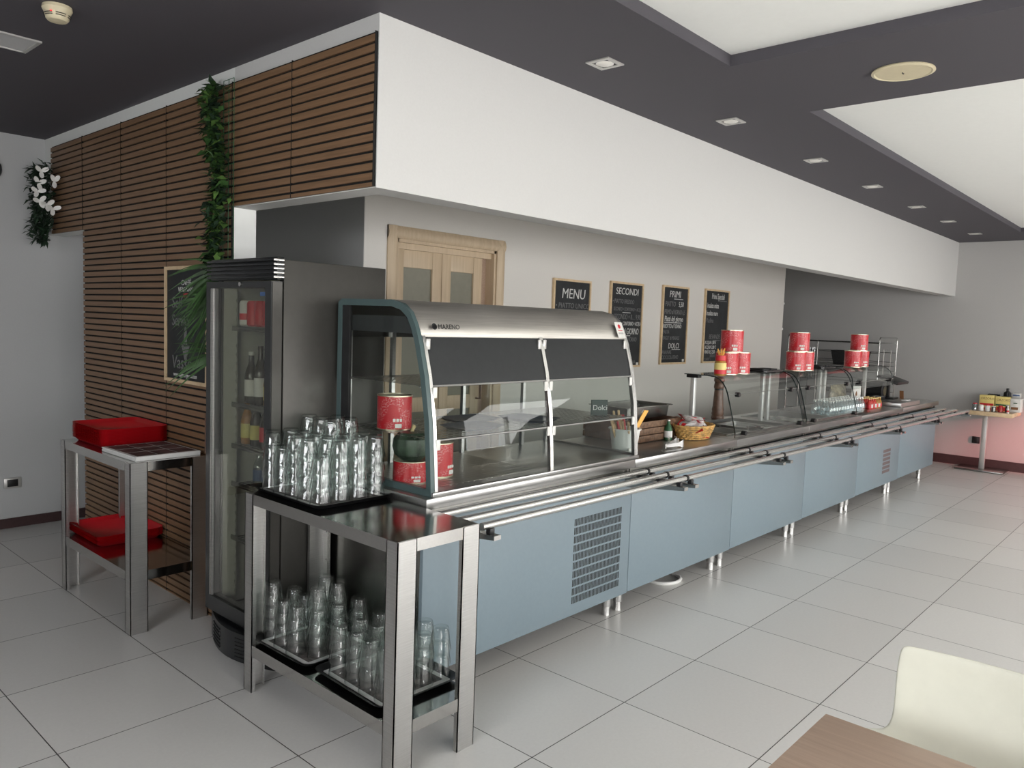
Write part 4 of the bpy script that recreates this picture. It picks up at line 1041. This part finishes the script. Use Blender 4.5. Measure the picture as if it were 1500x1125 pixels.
for k in range(11):
    a = k*2.4; rr = .022+.008*k if k < 8 else .03
    p = (1.215+rr*math.cos(a), .74+rr*.75*math.sin(a), ZW+.055+.032*(k//4))
    tt = thing('bread_packet', 'cellophane packet of bread with a crimson end in the wicker basket', 'bread packet', p, rnd.uniform(0, 6), 'bread packets in the wicker basket')
    tt.rotation_euler = (rnd.uniform(-.7, .7), rnd.uniform(-.7, .7), rnd.uniform(0, 6)); tt.scale = (1.15, 1.25, 1.3)
    mb = MB(); ns = 7
    vs = []; fs = []
    for i in range(ns):
        for j in range(ns):
            u, v_ = i/(ns-1)-.5, j/(ns-1)-.5
            h1 = .016*max(0, (1-(2*u)**4)*(1-(2*v_)**4))
            vs.append((u*.10, v_*.06, h1+rnd.uniform(-.002, .002)))
    for i in range(ns):
        for j in range(ns):
            u, v_ = i/(ns-1)-.5, j/(ns-1)-.5
            h1 = .012*max(0, (1-(2*u)**4)*(1-(2*v_)**4)); vs.append((u*.10, v_*.06, -h1-.0005))
    N = ns*ns
    for i in range(ns-1):
        for j in range(ns-1):
            q = i*ns+j; fs += [(q, q+1, q+ns+1, q+ns), (N+q, N+q+ns, N+q+ns+1, N+q+1)]
    mb.add(vs, fs); mb.build('wrapper', M['cellophane'], tt)
    for s_ in (-1, 1):
        mb = MB(); mb.add([(s_*.05, -.03, .001), (s_*.05, .03, .001), (s_*.074, .033, .006), (s_*.074, -.033, -.003), (s_*.05, -.03, -.001), (s_*.05, .03, -.001)], [(0, 1, 2, 3), (4, 5, 2, 3)])
        mb.build('crimped_end', M['red'], tt)
# tongs
def tongs(label, x, y, rz, z=ZW):
    t = thing('serving_tongs', label, 'tongs', (x, y, z+.023), rz); t.rotation_euler = (R(90), 0, rz)
    for s_ in (0, 1):
        mb = MB(); zz = .003+s_*.004; spread = .0+s_*.055
        # arm
        pts = [(-.11, 0, zz+.004), (-.05, 0, zz+.003+spread*.3), (.02, 0, zz+.003+spread*.65), (.06, 0, zz+.004+spread*.85)]
        vs = []
        for (a, b_, c), wv in zip(pts, (.006, .011, .011, .022)): vs += [(a, -wv, c), (a, wv, c), (a, wv, c+.0015), (a, -wv, c+.0015)]
        fs = []
        for i in range(3):
            q = 4*i
            for k2 in range(4): fs.append((q+k2, q+(k2+1) % 4, q+4+(k2+1) % 4, q+4+k2))
        fs += [(0, 1, 2, 3), (12, 13, 14, 15)]
        mb.add(vs, fs); ar = mb.build('arm', M['tongs'], t)
        fm_ = MB()
        for k2 in range(6):
            yy = -.02+k2*.008; c = zz+.005+spread*.85
            fm_.tube([(.055, yy, c), (.085, yy, c+.002-(.004 if s_ else -.004)), (.105, yy, c-(.014 if s_ else -.012))], .0022, 5)
        fm_.build('tine', M['tongs'], ar)
    MB().lathe([(.006, -.014), (.006, .014)], 12, (-.11, 0, .012), axis='y').build('hinge', M['steel_mirror'], t)
tongs('steel serving tongs lying before the wicker basket, front pair', .73, .625, R(12))
tongs('steel serving tongs lying behind the front pair near the basket', .80, .69, R(30))
# small dark bottle, clear lidded box and black mats near the basket
bottle('small dark green bottle standing between the tongs and the wicker basket', (1.0, .80, ZW), .13, .026, M['green_print'], M['paper'], M['steel'], 'oil bottles')
pan('steel_pan', 'low steel pan on the counter beside the first glass guard', 1.255, 1.06, ZW, .22, .30, .045, M['steel_mirror'])

# ------------------------------------------------------------------ glass guards
GX = [(1.452, 2.585), (2.655, 3.775), (3.845, 4.985)]
GP_ = [(.562, .905), (.585, 1.0), (.612, 1.10), (.633, 1.17), (.648, 1.205), (.668, 1.235), (.695, 1.260), (.73, 1.275), (.78, 1.280), (.96, 1.280)]
glab = ['first', 'second', 'third']
for k, (x0, x1) in enumerate(GX):
    o = ((x0+x1)/2, .9, ZT)
    t = thing('sneeze_guard', 'curved glass guard over the counter, %s from the display case' % glab[k], 'glass guard', o)
    outer = GP_; inn = [(a+.005, b_-.003 if b_ < 1.27 else b_-.005) for a, b_ in GP_]; n = len(outer)
    if k == 2:
        outer = [(.633, 1.10), (.640, 1.17)]+GP_[4:]; inn = [(a+.005, b_-.003 if b_ < 1.27 else b_-.005) for a, b_ in outer]
    MB().prism(outer+inn[::-1], 'x', x0, x1).build('curved_pane', M['glass'], t, o, angle=50)
    for xx in (x0, x1):
        eg = MB(); eg.prism([(a-.0008, b_+.0005) for a, b_ in outer]+[(a+.0008, b_-.0005) for a, b_ in inn[::-1]], 'x', xx-.002, xx+.002); eg.build('pane_rim', M['glass_edge'], t, o)
    for xx in (x0+.02, x1-.02):
        mb = MB(); mb.rbox(xx-.018, xx+.018, .885, .915, ZT+.0003, 1.272, .003)
        po = mb.build('post', M['tongs'], t, o)
        MB().rbox(xx-.024, xx+.024, .855, .945, 1.255, 1.2785, .003).build('clamp', M['black'], po, o)
        if k < 2:
            MB().lathe([(.016, .545), (.016, .575)], 14, (xx+(.10 if xx < (x0+x1)/2 else -.06), 0, .905), axis='y').build('lower_knob', M['black'], t, o)
        MB().lathe([(.015, .615), (.017, .625), (.017, .645)], 14, (xx+(.12 if xx < (x0+x1)/2 else -.10), 0, 1.155), axis='y').build('knob', M['black'], t, o)
    MB().tube([(x0, .634, 1.160), (x1, .634, 1.160)], .0035, 6).build('pane_joint', M['steel'], t, o)
    if k < 2: MB().box(x0, x1, .566, .572, ZT+.0005, .906).build('foot_rail', M['steel_dark'], t, o)
# black lids lying on the guards
for (xc, yc, lab) in ((2.42, .83, 'black flat lid lying on top of the first glass guard'), (3.66, .87, 'black flat lid lying on top of the second glass guard')):
    t = thing('pan_lid', lab, 'lid', (xc, yc, 1.2806))
    MB().prism(roundrect(-.16, .16, -.09, .09, .03), 'z', 0, .012).build('plate', M['black'], t, angle=50)
    MB().prism(roundrect(-.13, -.02, -.06, .06, .02), 'z', .0122, .024).build('knob_plate', M['black_matt'], t, angle=50)
    MB().prism(roundrect(.01, .12, -.06, .06, .02), 'z', .0122, .022).build('raised_pad', M['black_matt'], t, angle=50)
# sauce jar with pasta
t = thing('sauce_jar', 'red topped jar with dry pasta sticks beside the first tin pyramid', 'jar', (1.505, .725, 1.2806))
MB().lathe([(.036, 0), (.039, .006), (.039, .085), (.033, .100)], 22).build('body', M['amber'], t)
MB().lathe([(.0395, .02), (.0395, .085)], 22, cap=False).build('paper_label', M['label_yellow'], t)
MB().lathe([(.0398, .012), (.0398, .040)], 22, cap=False).build('red_band', M['red'], t)
MB().lathe([(.034, .100), (.036, .103), (.034, .135), (.001, .137)], 22, cap=False).build('lid', M['red'], t)
mb = MB()
for k in range(12): a = k*.53; mb.tube([(.012*math.cos(a), .012*math.sin(a), .132), (.026*math.cos(a), .026*math.sin(a), .172+.012*math.sin(k*3))], .0026, 5)
mb.build('pasta', M['orange'], t)
# pans and plates inside the wells
pan('steel_pan', 'shallow steel pan in the well under the first guard, near end', 1.78, .86, .7055, .30, .36, .17, M['steel'])
pan('steel_pan', 'shallow steel pan in the well under the first guard, far end', 2.22, .86, .7055, .30, .36, .17, M['steel'])
pan('steel_pan', 'shallow steel pan in the well under the second guard', 2.96, .88, .7055, .32, .38, .165, M['steel_mirror'])
t = thing('steel_bowl', 'shiny steel bowl at the front of the first guard', 'bowl', (1.90, .635, ZW)); MB().lathe([(.03, 0), (.04, .004), (.06, .034), (.064, .035), (.055, .030), (.035, .007), (.001, .006)], 26, cap=False, c=(0, 0, 0)).build('body', M['steel_mirror'], t)
# pepper grinder
t = thing('pepper_grinder', 'tall brown wooden pepper grinder behind the first glass guard', 'pepper grinder', (2.36, 1.165, ZW))
MB().lathe([(.048, 0), (.050, .006), (.048, .02), (.044, .03), (.048, .045), (.044, .06), (.047, .075), (.042, .10), (.036, .20), (.034, .232)], 28).build('body', M['brownwood'], t)
MB().lathe([(.035, .232), (.035, .243)], 28).build('ring', M['black'], t)
MB().lathe([(.036, .243), (.040, .25), (.038, .275), (.034, .29), (.042, .305), (.040, .325), (.02, .335), (.001, .336)], 28, cap=False).build('head', M['brownwood'], t)
MB().lathe([(.006, .334), (.008, .345), (.001, .35)], 10, cap=False).build('finial', M['steel'], t)

# water bottles: packs under second and third guards
b0 = bottle('x', (0, 0, 0), .130, .029, M['water'], None, M['white_plastic'], 'small water bottles under the guards', name='water_bottle')
first = True; kx = 0
for r_i in range(3):
    for c_i in range(13):
        x = 3.47+c_i*.067+(.03 if r_i % 2 else 0); y = .69+r_i*.066
        lab = 'small clear water bottle, %s from the display case, %s row from the counter edge' % ((ORD+['eighth', 'ninth', 'tenth', 'eleventh', 'twelfth', 'thirteenth'])[c_i], ORD[r_i])
        if first: b0.location = (x, y, ZW); b0['label'] = lab; first = False
        else: dup(b0, (x, y, ZW), label=lab)
j0 = None
for r_i in range(3):
    for c_i in range(7):
        x = 4.42+c_i*.052; y = .67+r_i*.055
        nm = 'small red juice bottle' if c_i < 4 else 'small amber aperitif bottle'
        lab = '%s, %s from the till, %s row from the counter edge' % (nm, ORD[6-c_i], ORD[r_i])
        bottle(lab, (x, y, ZW), .105, .021, M['juice'] if c_i < 4 else M['amber'], M['label_white'] if (c_i+r_i) % 2 else M['red'], M['gold'], 'small drink bottles by the till')
# coffee bag, menu card
t = thing('snack_bag', 'crinkled brown patterned bag standing behind the water bottles', 'bag', (4.80, 1.10, ZW), R(0))
mb = MB(); ns = 9; vs = []
for s_ in (1, -1):
    for i in range(ns):
        for j in range(ns):
            u, v_ = i/(ns-1), j/(ns-1); hth = .07*math.sin(math.pi*u)**.6*(1-v_**3)
            vs.append((-.21+.42*u, -s_*hth+rnd.uniform(-.006, .006), .19*v_))
N = ns*ns; fs = []
for s_ in (0, 1):
    for i in range(ns-1):
        for j in range(ns-1):
            q = s_*N+i*ns+j; fs.append((q, q+1, q+ns+1, q+ns))
mb.add(vs, fs); mb.build('film', M['bag_foil'], t)
t = thing('menu_card', 'white standing card with a brown motif among the bottles', 'card', (4.83, .93, ZW), R(-25))
MB().box(-.06, .06, -.003, .003, 0, .19).build('card', M['label_white'], t); MB().prism([(-.008, .08), (.008, .08), (.012, .11), (.004, .14), (-.006, .13), (-.012, .1)], 'y', -.0045, -.0032).build('motif', M['brown_print'], t)
MB().prism([(0, 0), (.06, 0), (.002, .06)], 'x', -.03, .03).build('strut', M['label_white'], t)
# till equipment
t = thing('receipt_printer', 'rounded black receipt printer at the far end of the counter', 'printer', (5.70, 1.06, ZW+.0), R(0))
MB().prism([(.11*math.cos(R(a)), .105+.105*math.sin(R(a))) for a in range(-90, 271, 15)][:-1], 'y', -.14, .14).build('drum', M['black_matt'], t)
mb = MB(); mb.rbox(-.13, .13, -.13, .13, .0, .05, .01); mb.build('base', M['black'], t)
MB().lathe([(.055, -.1445), (.055, -.1405)], 24, (0, 0, .105), axis='y').build('side_disc', M['steel_dark'], t)
t = thing('till_screen', 'black touch screen on a slim stand by the receipt printer', 'screen', (5.42, .80, ZW+.046), R(0))
MB().rbox(-.09, .09, -.08, .08, 0, .016, .006).build('base', M['black'], t)
MB().rbox(-.022, .022, -.014, .014, .016, .19, .004).build('column', M['black'], t)
sc_ = MB().rbox(-.19, .19, -.11, .11, -.015, .015, .006).build('screen', M['black'], t); sc_.location = (.06, -.02, .20); sc_.rotation_euler = (R(18), 0, 0)
t = thing('till_box', 'flat steel till box under the black screen', 'till box', (5.28, .755, ZW))
MB().rbox(-.33, .33, -.22, .22, .0, .045, .004).build('case', M['steel_long'], t); MB().box(-.31, .31, -.2215, -.2202, .006, .040).build('front', M['steel'], t)
t = thing('card_holder', 'small brown card leaning on the till box', 'card', (5.55, .70, ZW+.0455))
MB().prism([(0, 0), (.004, 0), (-.018, .085), (-.022, .084)], 'y', -.02, .02).build('card', M['brown_print'], t)
t = thing('cash_tray', 'low white coin dish in front of the till screen', 'dish', (5.34, .60, ZW+.0455)); MB().rbox(-.06, .06, -.03, .03, 0, .010, .004).build('body', M['white_plastic'], t)
t = thing('payment_keypad', 'small black keypad beside the till screen column', 'keypad', (5.22, .86, ZW+.0455)); MB().rbox(-.05, .05, -.08, .08, 0, .03, .008).build('body', M['black_matt'], t); MB().box(-.035, .035, -.06, .02, .0302, .032).build('key_field', M['end_wall'], t)

# ------------------------------------------------------------------ wire rack by the end wall
o = (7.25, 1.9, 0)
t = thing('wire_rack', 'tall chrome wire rack trolley against the end wall', 'rack', o)
def loop(y, x0, x1, zt, r=.008):
    mb = MB(); rr = .04
    pts = [(x0, y, .06), (x0, y, zt-rr)]+[(x0+rr-rr*math.cos(R(a)), y, zt-rr+rr*math.sin(R(a))) for a in (22, 45, 68, 90)]+[(x1-rr+rr*math.sin(R(a)), y, zt-rr+rr*math.cos(R(a))) for a in (0, 22, 45, 68, 90)]+[(x1, y, .06)]
    mb.tube(pts, r, 8); return mb
loop(1.34, 6.80, 7.50, 1.555).build('end_frame', M['tube'], t, o)
loop(2.48, 6.80, 7.50, 1.555).build('end_frame', M['tube'], t, o)
mb = MB()
for xx in (7.0, 7.28): mb.tube([(xx, 1.345, .3), (xx, 1.345, 1.40)], .005, 6)
for zz in (1.40, 1.36, 1.22, 1.05): mb.tube([(7.0, 1.345, zz), (7.28, 1.345, zz)], .004, 6)
for zz in (1.485, 1.24, 1.0): mb.tube([(6.81, 1.345, zz), (7.49, 1.345, zz)], .003, 6)
mb.build('end_ladder', M['tube'], t, o)
for zz in (1.485, 1.36, 1.24, 1.12, 1.0, .85, .6, .3):
    MB().tube([(6.81, 1.35, zz), (6.81, 2.48, zz)], .009 if zz > 1.45 else .0035, 6).build('side_rail', M['steel_dark'], t, o); MB().tube([(7.49, 1.35, zz), (7.49, 2.48, zz)], .0035, 6).build('side_rail', M['steel_dark'], t, o)
for yy in (2.10, 2.32):
    mb = MB(); mb.tube([(6.81, yy, .3), (6.81, yy, 1.50)], .006, 6); mb.build('upright', M['tube'], t, o)
mb = MB()
for yy in (2.14, 2.165, 2.20, 2.245, 2.27): mb.tube([(6.83, yy, 1.0), (6.83, yy, 1.40)], .004, 5)
for zz in (1.37, 1.22): mb.tube([(6.83, 2.18, zz), (6.83, 2.23, zz)], .004, 5)
mb.build('basket_wire', M['tube'], t, o)
for zz in (.30, .85, 1.19):
    mb = MB()
    for k in range(25): mb.tube([(6.82+k*.0275, 1.35, zz), (6.82+k*.0275, 2.48, zz)], .0025, 5)
    mb.build('wire_shelf', M['steel_dark'], t, o)
for (xx, yy) in ((6.80, 1.34), (7.50, 1.34), (6.80, 2.48), (7.50, 2.48)):
    MB().lathe([(.03, -.012), (.03, .012)], 16, (xx, yy, .03), axis='x').build('caster', M['black'], t, o)
for (yc, lab) in ((1.80, 'black plastic crate on the wire rack behind the third tin pyramid'),):
    tt = thing('plastic_crate', lab, 'crate', (7.17, yc, 1.193))
    mb = MB(); vs = []
    for z, s_ in ((0, .85), (.17, 1.0), (.17, .94), (.01, .80)):
        vs += [(-.13*s_, -.21*s_, z), (.13*s_, -.21*s_, z), (.13*s_, .21*s_, z), (-.13*s_, .21*s_, z)]
    fs = [(3, 2, 1, 0), (12, 13, 14, 15)]
    for q in range(3):
        for k in range(4): fs.append((4*q+k, 4*q+(k+1) % 4, 4*q+4+(k+1) % 4, 4*q+4+k))
    mb.add(vs, fs); mb.build('body', M['black_matt'], tt); MB().ring_prism(roundrect(-.138, .138, -.218, .218, .01), roundrect(-.125, .125, -.205, .205, .01), 'z', .1702, .178).build('rim', M['black'], tt)
    
# small white clips on the end of the kitchen wall
for (z, nm) in ((1.93, 'upper'), (1.62, 'lower')):
    tt = thing('wall_clip', 'small white clip, the %s one, on the wall edge past the boards' % nm, 'clip', (XKB, YK+.02, z))
    MB().rbox(.0005, .045, -.012, .012, -.012, .012, .003).build('body', M['white_plastic'], tt)

# ------------------------------------------------------------------ pedestal table by the end wall
o = (7.40, .22, 0)
t = thing('pedestal_table', 'small square pedestal table loaded with boxes at the end wall', 'table', o)
MB().rbox(7.11, 7.63, -.055, .385, .690, .738, .003).build('table_top', M['pine'], t, o)
MB().box(7.115, 7.625, -.05, .38, .7382, .7395).build('dark_surface', M['table_wood'], t, o)
MB().rbox(7.42, 7.475, .245, .30, .022, .690, .003).build('column', M['lampbody'], t, o)
MB().rbox(7.27, 7.645, .02, .53, 0, .022, .004).build('base_plate', M['steel_dark'], t, o)
ZP = .7398
def carton(label, x, y, z, wx, wy, hz, mat, rz, marks):
    tt = thing('carton', label, 'carton', (x, y, z), R(rz))
    MB().rbox(-wx/2, wx/2, -wy/2, wy/2, 0, hz, .002).build('box', mat, tt)
    for mk in marks:
        if mk[0] == 't': text('lettering', mk[1], mk[2], mk[3], tt, (-wx/2-.0008, mk[4], mk[5]), rot=(R(90), 0, R(-90)), ext=.0003, sx=mk[6] if len(mk) > 6 else 1)
        else: MB().box(-wx/2-.001, -wx/2+.001, mk[2], mk[3], mk[4], mk[5]).build('printed_band', mk[1], tt)
    return tt
BR = M['brown_print']
carton('yellow carton with a red band on the pedestal table', 7.43, .262, ZP, .10, .155, .175, M['label_yellow'], 0, [('t', 'ORZORO', .036, BR, .064, .125, .9), ('b', M['red'], -.072, .068, .055, .08), ('b', M['red'], -.072, .068, .002, .03)])
carton('yellow carton with a dark green band on the pedestal table', 7.43, .098, ZP, .10, .155, .170, M['label_yellow'], 2, [('t', 'ORZORO', .036, BR, .064, .120, .9), ('b', M['green_print'], -.066, .072, .062, .082), ('b', M['red'], -.05, .06, .004, .05)])
carton('white carton with a cup picture on the pedestal table', 7.43, -.055+.02, ZP, .11, .105, .160, M['label_white'], -4, [('b', M['brown_print'], -.03, .04, .03, .06), ('b', M['green_print'], -.02, .02, .10, .112)])
carton('small blue grey carton lying on the white carton', 7.44, -.03, ZP+.1605, .09, .085, .065, M['lampbody'], 0, [('b', M['blue_label'], -.034, .034, .03, .046)])
t = thing('coffee_grinder', 'black dispenser standing behind the yellow cartons', 'dispenser', (7.545, .085, ZP))
MB().rbox(-.04, .04, -.055, .055, 0, .17, .008).build('body', M['black_matt'], t); MB().lathe([(.04, .170), (.038, .215), (.018, .232)], 18).build('hopper', M['black'], t); MB().lathe([(.014, .232), (.016, .262), (.012, .266)], 14).build('knob', M['black'], t)
bx = MB().rbox(-.035, .035, -.06, .06, 0, .185, .006).build('storage_box', M['black_matt']); bx.location = (7.545, .225, ZP); tag(bx, 'plain black box behind the yellow carton with the red band', 'box')
for k, (x, y, hh, rr, mt, lab) in enumerate(((7.20, .345, .085, .030, 'water', 'clear sugar jar at the table edge near the tray rail'), (7.19, .278, .07, .028, 'cellophane', 'pale packet jar before the red banded carton'), (7.20, .213, .075, .027, 'cellophane', 'white cup holder between the two yellow cartons'), (7.19, .150, .065, .024, 'steel_dark', 'short dark tin before the green banded carton'), (7.21, .085, .075, .026, 'juice', 'red jar before the green banded carton'), (7.22, .020, .085, .020, 'black', 'tall black cup before the white carton'))):
    tt = thing('condiment_jar', lab, 'jar', (x, y, ZP))
    MB().lathe([(rr*.85, 0), (rr, .005), (rr, hh*.8), (rr*.8, hh*.9)], 16).build('body', M[mt], tt)
    MB().lathe([(rr*.85, hh*.9), (rr*.85, hh), (rr*.6, hh*1.03)], 16).build('lid', M['label_white'] if k % 2 else M['red'], tt)
t = thing('small_bottle', 'tiny white and red bottle at the table corner', 'bottle', (7.14, .0, ZP))
MB().lathe([(.013, 0), (.014, .004), (.014, .05), (.007, .062)], 14).build('body', M['label_white'], t); MB().lathe([(.0145, .015), (.0145, .035)], 14, cap=False).build('band', M['red'], t); MB().lathe([(.008, .062), (.008, .085)], 12).build('cap', M['label_white'], t)

# ------------------------------------------------------------------ foreground table and chair
o = (-1.98, -1.60, 0)
t = thing('dining_table', 'brown wood grain dining table corner close to the viewer', 'table', o)
MB().rbox(-2.39, -1.592, -2.35, -1.166, .718, .748, .0025).build('table_top', M['table_wood'], t, o)
MB().rbox(-2.02, -1.94, -1.80, -1.72, .02, .718, .004).build('column', M['black_matt'], t, o)
MB().rbox(-2.25, -1.72, -2.0, -1.52, 0, .02, .004).build('base_plate', M['black_matt'], t, o)
o = (-1.36, -1.44, 0)
t = thing('dining_chair', 'cream moulded plastic chair tucked to the brown table', 'chair', o, 0)
mb = MB(); nu, nv = 17, 22; vs = []
# shell: v runs from the top of the back (0) through the seat to its front edge (1)
prof = [(-1.205, .822, .222), (-1.210, .775, .226), (-1.218, .72, .226), (-1.228, .66, .222), (-1.240, .61, .228), (-1.255, .56, .262), (-1.275, .505, .268), (-1.31, .468, .242), (-1.37, .452, .246), (-1.45, .446, .246), (-1.53, .447, .240), (-1.59, .450, .226), (-1.612, .442, .215)]
def shell(off):
    out_ = []
    for (x, z, hw) in prof:
        row = []
        for i in range(nu):
            u = 2*i/(nu-1)-1
            back = max(0.0, min(1.0, (z-.47)/.15))
            curve = .030*(u*u)*back
            seatlift = 0.10*(abs(u)**6)*max(0, 1-abs(z-.50)/.10) if x > -1.35 else .018*abs(u)**4
            yy = hw*u + (0.03*u*abs(u)**5 if .44 < z < .56 else 0)
            row.append((x-curve-off*back, -1.44+yy, z+seatlift-off*(1-back)))
        out_.append(row)
    return out_
A = shell(0); B = shell(.009); nr = len(prof); vs = [p for row in A for p in row]+[p for row in B for p in row]; N = nr*nu; fs = []
for i in range(nr-1):
    for j in range(nu-1):
        q = i*nu+j; fs += [(q, q+1, q+nu+1, q+nu), (N+q, N+q+nu, N+q+nu+1, N+q+1)]
for i in range(nr-1):
    for j in (0, nu-1):
        q = i*nu+j; fs.append((q, q+nu, N+q+nu, N+q))
for j in range(nu-1):
    for i in (0, nr-1):
        q = i*nu+j; fs.append((q, q+1, N+q+1, N+q))
mb.add(vs, fs); sh = mb.build('shell', M['cream_chair'], t, o, angle=60)
sb = sh.modifiers.new('smooth', 'SUBSURF'); sb.levels = 1; sb.render_levels = 2
for (sx_, sy_) in ((-1.57, -1.24), (-1.57, -1.64), (-1.27, -1.25), (-1.27, -1.63)):
    MB().tube([(sx_, sy_, .0), (sx_*.5+(-1.42)*.5, sy_*.6-1.44*.4, .438)], [.011, .013], 10).build('leg', M['tube'], t, o)


# thin rod by the fridge
t = thing('hanging_rod', 'thin brown upright rod on the slats above the paper stack', 'rod', (-1.40, 2.055, .87))
MB().tube([(-.03, 0, 0), (-.03, 0, .20)], .005, 8).build('bar', M['brownwood'], t)
for zz in (.03, .17): MB().tube([(-.03, 0, zz), (.0005, 0, zz)], .004, 6).build('bracket', M['brownwood'], t)
